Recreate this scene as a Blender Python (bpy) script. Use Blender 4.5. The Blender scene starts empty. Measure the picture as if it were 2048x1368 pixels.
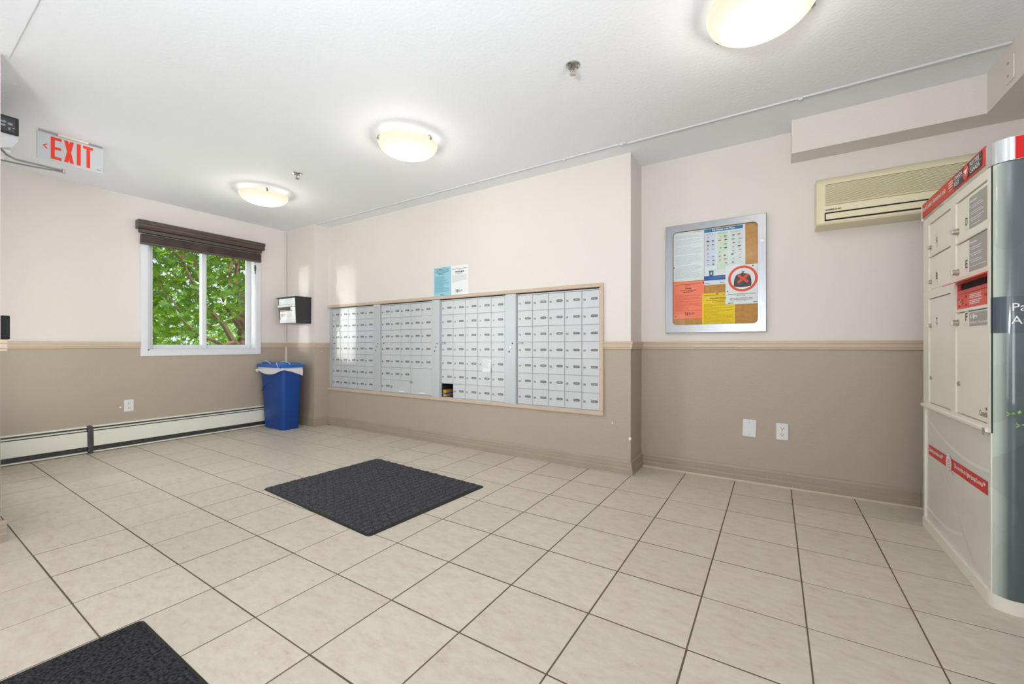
import bpy, math, random
from mathutils import Vector, Matrix
R = random.Random(7)
C = bpy.context.scene.collection
SC = bpy.context.scene

# ------------------------------------------------------------------ dimensions (metres)
EYE = 0.984
XW = -5.301            # window wall
YM = 3.128             # mailbox wall
YC = 2.936             # column front
XC = -4.684            # column right side
XA = -0.918            # corner where the alcove starts
YA = 3.425             # alcove wall
ZC = 2.443             # ceiling
XR = 1.30              # right wall
YB = -3.5              # wall behind the camera
XS, YS = -3.26, 0.376  # end of the entrance wall stub
ZP = 0.983             # paint split

# ------------------------------------------------------------------ camera
cam = bpy.data.cameras.new('camera'); cam_o = bpy.data.objects.new('camera', cam); C.objects.link(cam_o)
cam.sensor_width = 36.0; cam.lens = 36.0 * 827.187 / 2048.0
cam.shift_y = 6.0 / 2048.0; cam.clip_start = 0.05
cam_o.location = (0, 0, EYE); cam_o.rotation_euler = (math.pi / 2, 0, 0.565)
SC.camera = cam_o

# ------------------------------------------------------------------ exposure
vs = SC.view_settings
vs.view_transform = 'Standard'; vs.look = 'None'; vs.exposure = 0.04; vs.gamma = 1.0; vs.use_curve_mapping = False

# ------------------------------------------------------------------ world
w = bpy.data.worlds.new('world'); SC.world = w; w.use_nodes = True
bg = w.node_tree.nodes['Background']; bg.inputs[0].default_value = (0.80, 0.90, 1.0, 1); bg.inputs[1].default_value = 1.1

# ------------------------------------------------------------------ lights
def lamp(name, kind, loc, direction, energy, color=(1, 1, 1), **kw):
    l = bpy.data.lights.new(name, kind); l.energy = energy; l.color = color
    for k, v in kw.items(): setattr(l, k, v)
    o = bpy.data.objects.new(name, l); C.objects.link(o); o.location = loc
    o.rotation_euler = Vector(direction).to_track_quat('-Z', 'Y').to_euler()
    return o
lamp('sun', 'SUN', (3, 0, 8), (-0.55, 0.25, -0.80), 6.0, (1, 0.96, 0.88), angle=0.02)
# added fill lamps in front of the solid wall behind the camera
lamp('hall_fill', 'AREA', (-2.45, YB + 0.06, 1.2), (0, 1, 0.12), 18, (0.95, 0.98, 1.0), shape='RECTANGLE', size=1.4, size_y=1.9)
lamp('hall_fill', 'AREA', (0.68, YB + 0.06, 1.2), (0.05, 1, 0.22), 40, (0.95, 0.98, 1.0), shape='RECTANGLE', size=1.15, size_y=1.9)
# added fill lamp on the right wall, out of view beside the camera
lamp('side_fill', 'AREA', (XR - 0.06, 0.75, 1.45), (-1, 0.12, 0.16), 26, (0.95, 0.98, 1.0), shape='RECTANGLE', size=1.9, size_y=1.6, spread=1.5)
# the photographer's flash, turned up at the hall ceiling behind the camera
lamp('bounced_flash', 'AREA', (-0.4, -1.0, 1.2), (-0.20, 0.42, 1), 80, (0.93, 0.97, 1.0), shape='DISK', size=0.5)
# daylight reaching in through the glazed entrance door at the left: a bright patch straight outside; then an added upward fill at the opening
lamp('entrance_daylight', 'AREA', (-6.4, -1.9, 1.5), (0.735, 0.678, -0.02), 70, (1, 0.985, 0.96), shape='RECTANGLE', size=0.7, size_y=1.9)
lamp('entrance_fill', 'AREA', (-4.26, 0.20, 1.1), (-0.15, 1, 0.60), 14, (1, 0.985, 0.965), shape='RECTANGLE', size=1.2, size_y=1.8)
# low glare off the bright facade across the street, coming in through the window
lamp('facade_glare', 'AREA', (-5.301 - 7.6, 2.05 - 9.6, 2.35), (0.62, 0.783, -0.075), 3.5, (1, 0.97, 0.9), shape='RECTANGLE', size=0.45, size_y=0.45, spread=0.20)

# ------------------------------------------------------------------ materials
def new_mat(name):
    m = bpy.data.materials.new(name); m.use_nodes = True
    return m, m.node_tree, m.node_tree.nodes['Principled BSDF']
def mat(name, col, rough=0.5, metal=0.0, noise=None, bump=None, coat=0.0, spec=None):
    """noise=(scale, amount) tints the colour; bump=(scale, strength)"""
    m, t, b = new_mat(name)
    b.inputs['Base Color'].default_value = (*col, 1); b.inputs['Roughness'].default_value = rough; b.inputs['Metallic'].default_value = metal
    if coat: b.inputs['Coat Weight'].default_value = coat; b.inputs['Coat Roughness'].default_value = 0.06
    if spec is not None: b.inputs['Specular IOR Level'].default_value = spec
    if noise or bump:
        tc = t.nodes.new('ShaderNodeTexCoord')
    if noise:
        n = t.nodes.new('ShaderNodeTexNoise'); n.inputs['Scale'].default_value = noise[0]; n.inputs['Detail'].default_value = 4
        t.links.new(tc.outputs['Object'], n.inputs['Vector'])
        r = t.nodes.new('ShaderNodeValToRGB')
        a = noise[1]
        r.color_ramp.elements[0].position = 0.3; r.color_ramp.elements[1].position = 0.7
        r.color_ramp.elements[0].color = (*[c * (1 - a) for c in col], 1); r.color_ramp.elements[1].color = (*[min(1, c * (1 + a)) for c in col], 1)
        t.links.new(n.outputs['Fac'], r.inputs[0]); t.links.new(r.outputs[0], b.inputs['Base Color'])
    if bump:
        n2 = t.nodes.new('ShaderNodeTexNoise'); n2.inputs['Scale'].default_value = bump[0]; n2.inputs['Detail'].default_value = 3
        t.links.new(tc.outputs['Object'], n2.inputs['Vector'])
        bp = t.nodes.new('ShaderNodeBump'); bp.inputs['Strength'].default_value = bump[1]; bp.inputs['Distance'].default_value = 0.004
        t.links.new(n2.outputs['Fac'], bp.inputs['Height']); t.links.new(bp.outputs[0], b.inputs['Normal'])
    return m
def s2l(r, g, b):
    f = lambda c: (c / 255 / 12.92) if c / 255 <= 0.04045 else ((c / 255 + 0.055) / 1.055) ** 2.4
    return (f(r), f(g), f(b))
M = {}
M['upper'] = mat('paint_cream', s2l(222, 216, 211), 0.6, noise=(1.2, 0.015), bump=(75, 0.42))
M['lower'] = mat('paint_taupe', s2l(174, 161, 145), 0.5, noise=(1.2, 0.02), bump=(75, 0.6))
M['ceil'] = mat('ceiling_paint', s2l(235, 238, 244), 0.75, noise=(1.0, 0.01), bump=(60, 0.42))
M['trim'] = mat('trim_paint', s2l(198, 177, 156), 0.4, noise=(6, 0.03))
M['base'] = mat('baseboard_paint', s2l(162, 148, 131), 0.42, noise=(6, 0.04))
M['shoe'] = mat('shoe_paint', s2l(200, 188, 166), 0.45)
M['white'] = mat('white_vinyl', s2l(220, 222, 227), 0.35)
M['grout'] = mat('grout', s2l(98, 86, 70), 0.9, noise=(30, 0.15))
M['alu'] = mat('brushed_aluminium', s2l(198, 202, 205), 0.46, 0.25, noise=(3, 0.02))
M['alu2'] = mat('aluminium_post', s2l(190, 195, 199), 0.46, 0.3)
M['slot'] = mat('name_slot', s2l(108, 108, 108), 0.4, 0.2)
M['slotrim'] = mat('slot_label', s2l(148, 148, 146), 0.4, 0.1)
M['chrome'] = mat('chrome', (0.62, 0.60, 0.57), 0.2, 1.0)
M['steel'] = mat('dull_steel', (0.42, 0.42, 0.42), 0.35, 1.0)
M['nickel'] = mat('satin_nickel', (0.50, 0.48, 0.42), 0.35, 1.0)
M['lock'] = mat('lock_metal', (0.33, 0.32, 0.31), 0.35, 0.9)
M['dark'] = mat('dark_void', (0.012, 0.013, 0.016), 0.8)
M['case'] = mat('mailbox_case', (0.06, 0.065, 0.07), 0.6, 0.2)
M['black'] = mat('black_plastic', (0.018, 0.018, 0.02), 0.28)
M['conduit'] = mat('conduit_paint', s2l(206, 209, 215), 0.7)
M['blackmatte'] = mat('matte_black_plastic', (0.014, 0.014, 0.016), 0.6, spec=0.2)
M['wood'] = None
M['heater'] = mat('heater_enamel', s2l(226, 226, 214), 0.35, noise=(8, 0.015))
M['heatdark'] = mat('heater_dark', s2l(66, 68, 72), 0.5, 0.2, noise=(9, 0.2))
M['bin'] = mat('blue_plastic', s2l(0, 62, 138), 0.45, noise=(5, 0.08))
M['lid'] = mat('blue_lid', s2l(38, 100, 176), 0.4)
M['lidedge'] = mat('lid_handle', s2l(150, 186, 224), 0.4)
M['ac'] = mat('aged_plastic', s2l(226, 218, 186), 0.35, noise=(3, 0.02))
M['acdark'] = mat('grille_gap', s2l(140, 132, 104), 0.6)
M['paper'] = mat('white_paper', s2l(232, 234, 236), 0.8)
M['paper_blue'] = mat('blue_paper', s2l(148, 202, 218), 0.8)
M['paper_orange'] = mat('salmon_paper', s2l(250, 136, 108), 0.8)
M['paper_yellow'] = mat('yellow_paper', s2l(242, 206, 40), 0.8)
M['paper_cool'] = mat('cool_paper', s2l(222, 230, 232), 0.8)
M['ink'] = mat('ink', (0.05, 0.05, 0.055), 0.8)
M['ink2'] = mat('grey_ink', s2l(172, 174, 178), 0.8)
M['inkblue'] = mat('blue_ink', s2l(70, 130, 155), 0.8)
M['inkorange'] = mat('orange_ink', s2l(196, 92, 66), 0.8)
M['inkyellow'] = mat('ochre_ink', s2l(178, 146, 24), 0.8)
M['hdrblue'] = mat('header_blue', s2l(28, 112, 160), 0.7)
M['bluebar'] = mat('bar_blue', s2l(18, 90, 176), 0.7)
M['binblue'] = mat('printed_bin_blue', s2l(70, 96, 116), 0.7)
M['bingreen'] = mat('printed_bin_green', s2l(40, 130, 76), 0.7)
M['colblue'] = mat('column_lilac', s2l(206, 212, 228), 0.8)
M['colgreen'] = mat('column_green', s2l(206, 222, 206), 0.8)
M['colgrey'] = mat('column_grey', s2l(214, 222, 220), 0.8)
M['icon_dark'] = mat('icon_dark', s2l(72, 78, 84), 0.8)
M['icon_brown'] = mat('icon_brown', s2l(168, 136, 84), 0.8)
M['icon_pink'] = mat('icon_pink', s2l(206, 120, 132), 0.8)
M['icon_grey'] = mat('icon_grey', s2l(150, 156, 166), 0.8)
M['signred'] = mat('sign_red', s2l(232, 74, 44), 0.6)
M['bagdark'] = mat('printed_bag', s2l(66, 66, 74), 0.6, noise=(60, 0.35))
M['bagtie'] = mat('printed_tie', s2l(104, 112, 96), 0.6)
M['cork'] = mat('cork', s2l(196, 142, 76), 0.85, noise=(40, 0.12), bump=(220, 0.3))
M['exit'] = mat('exit_panel', s2l(200, 203, 207), 0.3)
M['exitred'] = mat('exit_letter', s2l(236, 56, 20), 0.4)
M['ivory'] = mat('ivory_plastic', s2l(226, 222, 204), 0.4)
M['lockerc'] = mat('locker_enamel', s2l(236, 232, 219), 0.4)
M['lockerd'] = mat('locker_door', s2l(238, 233, 221), 0.38, noise=(2, 0.01))
M['silver'] = mat('silver_cap', s2l(206, 209, 213), 0.22, 0.75)
M['rred'] = mat('post_red', s2l(206, 44, 34), 0.4)
M['rred2'] = mat('slot_red', s2l(226, 66, 54), 0.4)
M['bred'] = mat('bright_red', s2l(214, 2, 8), 0.3)
M['navy'] = mat('logo_navy', s2l(52, 52, 60), 0.5)
M['txtwhite'] = mat('white_print', s2l(240, 240, 238), 0.5)
M['stick'] = mat('grey_sticker', s2l(164, 164, 158), 0.5)
M['letter'] = mat('letter_plate', s2l(232, 226, 212), 0.4)
M['leafprint'] = mat('leaf_print', s2l(150, 190, 110), 0.4)
M['stemprint'] = mat('stem_print', s2l(70, 112, 66), 0.4)
M['matedge'] = mat('mat_rubber', (0.012, 0.012, 0.012), 0.7)
M['bark'] = mat('bark', s2l(112, 88, 70), 0.9, noise=(14, 0.25), bump=(40, 0.6))
M['grass'] = mat('grass', s2l(150, 176, 92), 0.9, noise=(3, 0.2))
M['facade'] = mat('pale_facade', s2l(236, 226, 214), 0.8)
M['packet'] = mat('yellow_packet', s2l(204, 150, 44), 0.7)
M['blinddark'] = mat('blind_shadow_wood', s2l(78, 66, 62), 0.45)
M['bagw'] = mat('bag_film', s2l(222, 216, 220), 0.35)
M['chip'] = mat('bare_plaster', s2l(236, 232, 224), 0.8)

def wood_mat():
    m, t, b = new_mat('dark_wood')
    tc = t.nodes.new('ShaderNodeTexCoord'); mp = t.nodes.new('ShaderNodeMapping'); mp.inputs['Scale'].default_value = (40, 2, 60)
    n = t.nodes.new('ShaderNodeTexNoise'); n.inputs['Scale'].default_value = 3; n.inputs['Detail'].default_value = 5
    r = t.nodes.new('ShaderNodeValToRGB'); r.color_ramp.elements[0].color = (*s2l(54, 43, 40), 1); r.color_ramp.elements[1].color = (*s2l(104, 88, 80), 1)
    r.color_ramp.elements[0].position = 0.3; r.color_ramp.elements[1].position = 0.75
    t.links.new(tc.outputs['Object'], mp.inputs[0]); t.links.new(mp.outputs[0], n.inputs['Vector']); t.links.new(n.outputs['Fac'], r.inputs[0]); t.links.new(r.outputs[0], b.inputs['Base Color'])
    b.inputs['Roughness'].default_value = 0.4
    return m
M['wood'] = wood_mat()
def tile_mat():
    m, t, b = new_mat('ceramic_tile')
    tc = t.nodes.new('ShaderNodeTexCoord'); oi = t.nodes.new('ShaderNodeObjectInfo')
    mul = t.nodes.new('ShaderNodeMath'); mul.operation = 'MULTIPLY'; mul.inputs[1].default_value = 57.0
    t.links.new(oi.outputs['Random'], mul.inputs[0])
    cb = t.nodes.new('ShaderNodeCombineXYZ'); t.links.new(mul.outputs[0], cb.inputs[0]); t.links.new(mul.outputs[0], cb.inputs[2])
    ad = t.nodes.new('ShaderNodeVectorMath'); ad.operation = 'ADD'
    t.links.new(tc.outputs['Object'], ad.inputs[0]); t.links.new(cb.outputs[0], ad.inputs[1])
    mp = t.nodes.new('ShaderNodeMapping'); mp.inputs['Scale'].default_value = (1.0, 2.1, 1.0); mp.inputs['Rotation'].default_value = (0, 0, 0.5)
    t.links.new(ad.outputs[0], mp.inputs[0])
    n = t.nodes.new('ShaderNodeTexNoise'); n.inputs['Scale'].default_value = 15; n.inputs['Detail'].default_value = 8; n.inputs['Roughness'].default_value = 0.72; n.inputs['Distortion'].default_value = 0.25
    t.links.new(mp.outputs[0], n.inputs['Vector'])
    r = t.nodes.new('ShaderNodeValToRGB'); e = r.color_ramp.elements
    e[0].position = 0.27; e[0].color = (*s2l(187, 170, 152), 1); e[1].position = 0.60; e[1].color = (*s2l(209, 201, 186), 1)
    k = e.new(0.42); k.color = (*s2l(203, 191, 174), 1)
    t.links.new(n.outputs['Fac'], r.inputs[0])
    hs = t.nodes.new('ShaderNodeHueSaturation')
    mr = t.nodes.new('ShaderNodeMapRange'); mr.inputs[3].default_value = 0.965; mr.inputs[4].default_value = 1.03
    t.links.new(oi.outputs['Random'], mr.inputs[0]); t.links.new(mr.outputs[0], hs.inputs['Value']); t.links.new(r.outputs[0], hs.inputs['Color'])
    t.links.new(hs.outputs[0], b.inputs['Base Color'])
    b.inputs['Roughness'].default_value = 0.36; b.inputs['Specular IOR Level'].default_value = 0.4
    n2 = t.nodes.new('ShaderNodeTexNoise'); n2.inputs['Scale'].default_value = 14; n2.inputs['Detail'].default_value = 2
    bp = t.nodes.new('ShaderNodeBump'); bp.inputs['Strength'].default_value = 0.12; bp.inputs['Distance'].default_value = 0.004
    t.links.new(ad.outputs[0], n2.inputs['Vector']); t.links.new(n2.outputs['Fac'], bp.inputs['Height']); t.links.new(bp.outputs[0], b.inputs['Normal'])
    return m
M['tile'] = tile_mat()
def carpet_mat(name, lo, hi):
    m, t, b = new_mat(name)
    tc = t.nodes.new('ShaderNodeTexCoord'); n = t.nodes.new('ShaderNodeTexNoise'); n.inputs['Scale'].default_value = 110; n.inputs['Detail'].default_value = 3
    r = t.nodes.new('ShaderNodeValToRGB'); r.color_ramp.elements[0].position = 0.35; r.color_ramp.elements[1].position = 0.7
    r.color_ramp.elements[0].color = (*lo, 1); r.color_ramp.elements[1].color = (*hi, 1)
    t.links.new(tc.outputs['Object'], n.inputs['Vector']); t.links.new(n.outputs['Fac'], r.inputs[0]); t.links.new(r.outputs[0], b.inputs['Base Color'])
    bp = t.nodes.new('ShaderNodeBump'); bp.inputs['Strength'].default_value = 0.8; bp.inputs['Distance'].default_value = 0.003
    t.links.new(n.outputs['Fac'], bp.inputs['Height']); t.links.new(bp.outputs[0], b.inputs['Normal'])
    b.inputs['Roughness'].default_value = 0.95; b.inputs['Specular IOR Level'].default_value = 0.1
    return m
M['carpet'] = carpet_mat('charcoal_carpet', s2l(58, 58, 62), s2l(94, 94, 100))
M['carpet2'] = carpet_mat('black_carpet', s2l(28, 28, 30), s2l(70, 70, 75))
def glass_mat(name, tint=(1, 1, 1), refl=0.05):
    m = bpy.data.materials.new(name); m.use_nodes = True; t = m.node_tree
    t.nodes.remove(t.nodes['Principled BSDF']); out = t.nodes['Material Output']
    a = t.nodes.new('ShaderNodeBsdfTransparent'); a.inputs[0].default_value = (*tint, 1)
    g = t.nodes.new('ShaderNodeBsdfGlossy'); g.inputs['Roughness'].default_value = 0.01
    f = t.nodes.new('ShaderNodeFresnel'); f.inputs[0].default_value = 1.35
    x = t.nodes.new('ShaderNodeMixShader')
    ge = t.nodes.new('ShaderNodeNewGeometry'); k = t.nodes.new('ShaderNodeMath'); k.operation = 'SUBTRACT'; k.inputs[0].default_value = 1.0; t.links.new(ge.outputs['Backfacing'], k.inputs[1])
    q = t.nodes.new('ShaderNodeMath'); q.operation = 'MULTIPLY'; t.links.new(f.outputs[0], q.inputs[0]); t.links.new(k.outputs[0], q.inputs[1])   # only the outer face reflects
    t.links.new(q.outputs[0], x.inputs[0]); t.links.new(a.outputs[0], x.inputs[1]); t.links.new(g.outputs[0], x.inputs[2]); t.links.new(x.outputs[0], out.inputs[0])
    return m
M['glass'] = glass_mat('clear_glass', (0.98, 0.99, 0.985))
M['boardglass'] = glass_mat('board_glass', (0.98, 0.99, 0.99))
def lampglass():
    m, t, b = new_mat('lit_alabaster_glass')
    tc = t.nodes.new('ShaderNodeTexCoord'); sp = t.nodes.new('ShaderNodeSeparateXYZ'); t.links.new(tc.outputs['Object'], sp.inputs[0])
    # the bulbs sit over the middle of the bowl: brightest there, creamier towards the rim
    ln = t.nodes.new('ShaderNodeVectorMath'); ln.operation = 'LENGTH'
    mp = t.nodes.new('ShaderNodeMapping'); mp.inputs['Scale'].default_value = (1, 1, 0); t.links.new(tc.outputs['Object'], mp.inputs[0]); t.links.new(mp.outputs[0], ln.inputs[0])
    r = t.nodes.new('ShaderNodeMapRange'); r.inputs[1].default_value = 0.05; r.inputs[2].default_value = 0.205; r.inputs[3].default_value = 1.0; r.inputs[4].default_value = 0.0
    t.links.new(ln.outputs['Value'], r.inputs[0])
    cr = t.nodes.new('ShaderNodeValToRGB'); cr.color_ramp.elements[0].color = (0.92, 0.83, 0.62, 1); cr.color_ramp.elements[1].color = (1.0, 0.97, 0.88, 1)
    n = t.nodes.new('ShaderNodeTexNoise'); n.inputs['Scale'].default_value = 9; n.inputs['Distortion'].default_value = 1.5
    t.links.new(tc.outputs['Object'], n.inputs['Vector'])
    t.links.new(r.outputs[0], cr.inputs[0]); t.links.new(cr.outputs[0], b.inputs['Emission Color'])
    st = t.nodes.new('ShaderNodeMapRange'); st.inputs[3].default_value = 0.86; st.inputs[4].default_value = 1.45
    mu = t.nodes.new('ShaderNodeMath'); mu.operation = 'MULTIPLY'; nr = t.nodes.new('ShaderNodeMapRange'); nr.inputs[3].default_value = 0.9; nr.inputs[4].default_value = 1.1
    t.links.new(r.outputs[0], st.inputs[0]); t.links.new(n.outputs['Fac'], nr.inputs[0]); t.links.new(st.outputs[0], mu.inputs[0]); t.links.new(nr.outputs[0], mu.inputs[1])
    t.links.new(mu.outputs[0], b.inputs['Emission Strength'])
    b.inputs['Base Color'].default_value = (0.15, 0.14, 0.12, 1); b.inputs['Roughness'].default_value = 0.3
    return m
M['lampglass'] = lampglass()
def leafmat(name, col, tr):
    m = bpy.data.materials.new(name); m.use_nodes = True; t = m.node_tree
    t.nodes.remove(t.nodes['Principled BSDF']); out = t.nodes['Material Output']
    d = t.nodes.new('ShaderNodeBsdfDiffuse'); l = t.nodes.new('ShaderNodeBsdfTranslucent'); g = t.nodes.new('ShaderNodeBsdfGlossy'); g.inputs['Roughness'].default_value = 0.35
    gi = t.nodes.new('ShaderNodeNewGeometry')
    n = t.nodes.new('ShaderNodeTexNoise'); n.inputs['Scale'].default_value = 2.2; n.inputs['Detail'].default_value = 2; t.links.new(gi.outputs['Position'], n.inputs['Vector'])
    r = t.nodes.new('ShaderNodeValToRGB'); r.color_ramp.elements[0].color = (*[c * 0.6 for c in col], 1); r.color_ramp.elements[1].color = (*[min(1, c * 1.35) for c in col], 1)
    r.color_ramp.elements[0].position = 0.35; r.color_ramp.elements[1].position = 0.65
    t.links.new(n.outputs['Fac'], r.inputs[0]); t.links.new(r.outputs[0], d.inputs[0])
    l.inputs[0].default_value = (*tr, 1); g.inputs[0].default_value = (1, 1, 1, 1)
    a = t.nodes.new('ShaderNodeMixShader'); a.inputs[0].default_value = 0.45; b = t.nodes.new('ShaderNodeMixShader'); b.inputs[0].default_value = 0.06
    t.links.new(d.outputs[0], a.inputs[1]); t.links.new(l.outputs[0], a.inputs[2]); t.links.new(a.outputs[0], b.inputs[1]); t.links.new(g.outputs[0], b.inputs[2]); t.links.new(b.outputs[0], out.inputs[0])
    return m
M['leaf'] = leafmat('maple_leaf', s2l(66, 106, 8), s2l(160, 196, 6))
M['leaf2'] = leafmat('hedge_leaf', s2l(110, 150, 56), s2l(170, 205, 90))
def frame_mat():
    m, t, b = new_mat('brushed_stainless')
    tc = t.nodes.new('ShaderNodeTexCoord'); mp = t.nodes.new('ShaderNodeMapping'); mp.inputs['Scale'].default_value = (3, 3, 400)
    n = t.nodes.new('ShaderNodeTexNoise'); n.inputs['Scale'].default_value = 2
    t.links.new(tc.outputs['Object'], mp.inputs[0]); t.links.new(mp.outputs[0], n.inputs['Vector'])
    r = t.nodes.new('ShaderNodeMapRange'); r.inputs[3].default_value = 0.3; r.inputs[4].default_value = 0.42
    t.links.new(n.outputs['Fac'], r.inputs[0]); t.links.new(r.outputs[0], b.inputs['Roughness'])
    b.inputs['Base Color'].default_value = (0.31, 0.32, 0.335, 1); b.inputs['Metallic'].default_value = 1
    return m
M['frame'] = frame_mat()
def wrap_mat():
    """printed vinyl wrap on the locker's side: painted pale sheen at the rounded corner, teal beyond, faceted pattern"""
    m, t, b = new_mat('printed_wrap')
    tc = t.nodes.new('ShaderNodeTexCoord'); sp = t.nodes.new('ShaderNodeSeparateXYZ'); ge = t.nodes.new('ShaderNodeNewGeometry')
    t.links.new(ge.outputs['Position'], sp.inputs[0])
    mx = t.nodes.new('ShaderNodeMapRange'); mx.inputs[1].default_value = 0.688; mx.inputs[2].default_value = 0.724  # ramp along X paints in the reflection on the curved corner
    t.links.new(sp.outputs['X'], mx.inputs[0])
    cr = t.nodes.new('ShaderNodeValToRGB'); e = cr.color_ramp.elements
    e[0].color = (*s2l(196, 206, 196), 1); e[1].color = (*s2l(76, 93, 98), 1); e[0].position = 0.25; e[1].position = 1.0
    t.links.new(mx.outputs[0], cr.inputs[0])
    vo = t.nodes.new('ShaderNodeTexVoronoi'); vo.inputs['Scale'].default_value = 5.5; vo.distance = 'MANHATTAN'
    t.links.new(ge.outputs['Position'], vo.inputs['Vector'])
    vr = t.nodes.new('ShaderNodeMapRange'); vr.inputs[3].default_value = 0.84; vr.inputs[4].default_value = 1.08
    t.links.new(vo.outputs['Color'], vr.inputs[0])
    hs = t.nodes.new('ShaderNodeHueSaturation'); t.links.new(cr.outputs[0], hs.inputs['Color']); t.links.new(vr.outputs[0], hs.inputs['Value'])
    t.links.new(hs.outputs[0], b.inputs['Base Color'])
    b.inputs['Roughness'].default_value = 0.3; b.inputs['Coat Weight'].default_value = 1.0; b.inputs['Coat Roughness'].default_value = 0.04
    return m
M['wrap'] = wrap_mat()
M['wrapband'] = mat('printed_band', s2l(60, 76, 88), 0.35, coat=1.0)
M['lowpanel'] = mat('printed_grey_panel', s2l(226, 227, 219), 0.25, coat=0.6, noise=(1.6, 0.05))
M['swoosh'] = mat('printed_swoosh', s2l(243, 243, 237), 0.25, coat=0.6)
M['swoosh2'] = mat('printed_swoosh_grey', s2l(186, 187, 180), 0.25, coat=0.6)

# ------------------------------------------------------------------ geometry helpers
class MB:
    def __init__(s): s.v = []; s.f = []; s.m = []
    def add(s, vs_, fs, mi=0):
        n = len(s.v); s.v += [tuple(p) for p in vs_]; s.f += [tuple(i + n for i in f) for f in fs]; s.m += [mi] * len(fs); return s
    def box(s, x0, x1, y0, y1, z0, z1, mi=0):
        x0, x1 = min(x0, x1), max(x0, x1); y0, y1 = min(y0, y1), max(y0, y1); z0, z1 = min(z0, z1), max(z0, z1)
        return s.add([(x0, y0, z0), (x1, y0, z0), (x1, y1, z0), (x0, y1, z0), (x0, y0, z1), (x1, y0, z1), (x1, y1, z1), (x0, y1, z1)],
                     [(0, 3, 2, 1), (4, 5, 6, 7), (0, 1, 5, 4), (1, 2, 6, 5), (2, 3, 7, 6), (3, 0, 4, 7)], mi)
    def bbox(s, x0, x1, y0, y1, z0, z1, b=0.003, mi=0):
        """box with chamfered edges"""
        x0, x1 = min(x0, x1), max(x0, x1); y0, y1 = min(y0, y1), max(y0, y1); z0, z1 = min(z0, z1), max(z0, z1)
        b = min(b, (x1 - x0) * .45, (y1 - y0) * .45, (z1 - z0) * .45)
        vs_ = []; idx = {}
        for i, x in enumerate((x0, x1)):
            for j, y in enumerate((y0, y1)):
                for k, z in enumerate((z0, z1)):
                    sx, sy, sz = (b, -b)[i], (b, -b)[j], (b, -b)[k]
                    for a, p in enumerate(((x, y + sy, z + sz), (x + sx, y, z + sz), (x + sx, y + sy, z))):
                        idx[i, j, k, a] = len(vs_); vs_.append(p)
        F = []
        I = lambda i, j, k, a: idx[i, j, k, a]
        for i in (0, 1):
            q = [I(i, 0, 0, 0), I(i, 1, 0, 0), I(i, 1, 1, 0), I(i, 0, 1, 0)]; F.append(q if i else q[::-1])
            q = [I(0, i, 0, 1), I(1, i, 0, 1), I(1, i, 1, 1), I(0, i, 1, 1)]; F.append(q[::-1] if i else q)
            q = [I(0, 0, i, 2), I(1, 0, i, 2), I(1, 1, i, 2), I(0, 1, i, 2)]; F.append(q if i else q[::-1])
        for i in (0, 1):
            for j in (0, 1):
                q = [I(i, j, 0, 0), I(i, j, 1, 0), I(i, j, 1, 1), I(i, j, 0, 1)]; F.append(q[::-1] if i == j else q)
                q = [I(i, 0, j, 0), I(i, 1, j, 0), I(i, 1, j, 2), I(i, 0, j, 2)]; F.append(q if i == j else q[::-1])
                q = [I(0, i, j, 1), I(1, i, j, 1), I(1, i, j, 2), I(0, i, j, 2)]; F.append(q[::-1] if i == j else q)
        for i in (0, 1):
            for j in (0, 1):
                for k in (0, 1):
                    q = [I(i, j, k, 0), I(i, j, k, 1), I(i, j, k, 2)]; F.append(q if (i + j + k) % 2 else q[::-1])
        return s.add(vs_, F, mi)
    def prism(s, poly, axis, a0, a1, mi=0):
        """extrude a closed 2-D polygon along an axis; poly holds the two other coordinates in x,y,z order"""
        n = len(poly)
        def P(p, a): return {'x': (a, p[0], p[1]), 'y': (p[0], a, p[1]), 'z': (p[0], p[1], a)}[axis]
        return s.add([P(p, a0) for p in poly] + [P(p, a1) for p in poly],
                     [tuple(range(n))[::-1], tuple(range(n, 2 * n))] + [(i, (i + 1) % n, n + (i + 1) % n, n + i) for i in range(n)], mi)
    def cyl(s, c, r, axis, a0, a1, n=16, mi=0, r2=None):
        r2 = r if r2 is None else r2
        vs_ = []
        for a, rr in ((a0, r), (a1, r2)):
            for k in range(n):
                t = 2 * math.pi * k / n; p, q = c[0] + rr * math.cos(t), c[1] + rr * math.sin(t)
                vs_.append({'x': (a, p, q), 'y': (p, a, q), 'z': (p, q, a)}[axis])
        return s.add(vs_, [tuple(range(n))[::-1], tuple(range(n, 2 * n))] + [(i, (i + 1) % n, n + (i + 1) % n, n + i) for i in range(n)], mi)
    def lathe(s, cx, cy, prof, n=32, mi=0):
        vs_ = [(cx + r * math.cos(2 * math.pi * k / n), cy + r * math.sin(2 * math.pi * k / n), z) for r, z in prof for k in range(n)]
        F = [(i * n + k, i * n + (k + 1) % n, (i + 1) * n + (k + 1) % n, (i + 1) * n + k) for i in range(len(prof) - 1) for k in range(n)]
        return s.add(vs_, F, mi)
    def tube(s, pts, r, n=8, mi=0):
        pts = [Vector(p) for p in pts]; rs = r if isinstance(r, (list, tuple)) else [r] * len(pts)
        vs_ = []; up = Vector((0.13, 0.27, 0.95)).normalized()
        for i, p in enumerate(pts):
            d = (pts[min(i + 1, len(pts) - 1)] - pts[max(i - 1, 0)]).normalized()
            a = d.cross(up)
            if a.length < 1e-3: a = d.cross(Vector((1, 0, 0)))
            a.normalize(); b = d.cross(a).normalized()
            for k in range(n):
                t = 2 * math.pi * k / n; vs_.append(p + (a * math.cos(t) + b * math.sin(t)) * rs[i])
        m = len(pts)
        F = [(i * n + k, i * n + (k + 1) % n, (i + 1) * n + (k + 1) % n, (i + 1) * n + k) for i in range(m - 1) for k in range(n)]
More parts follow.
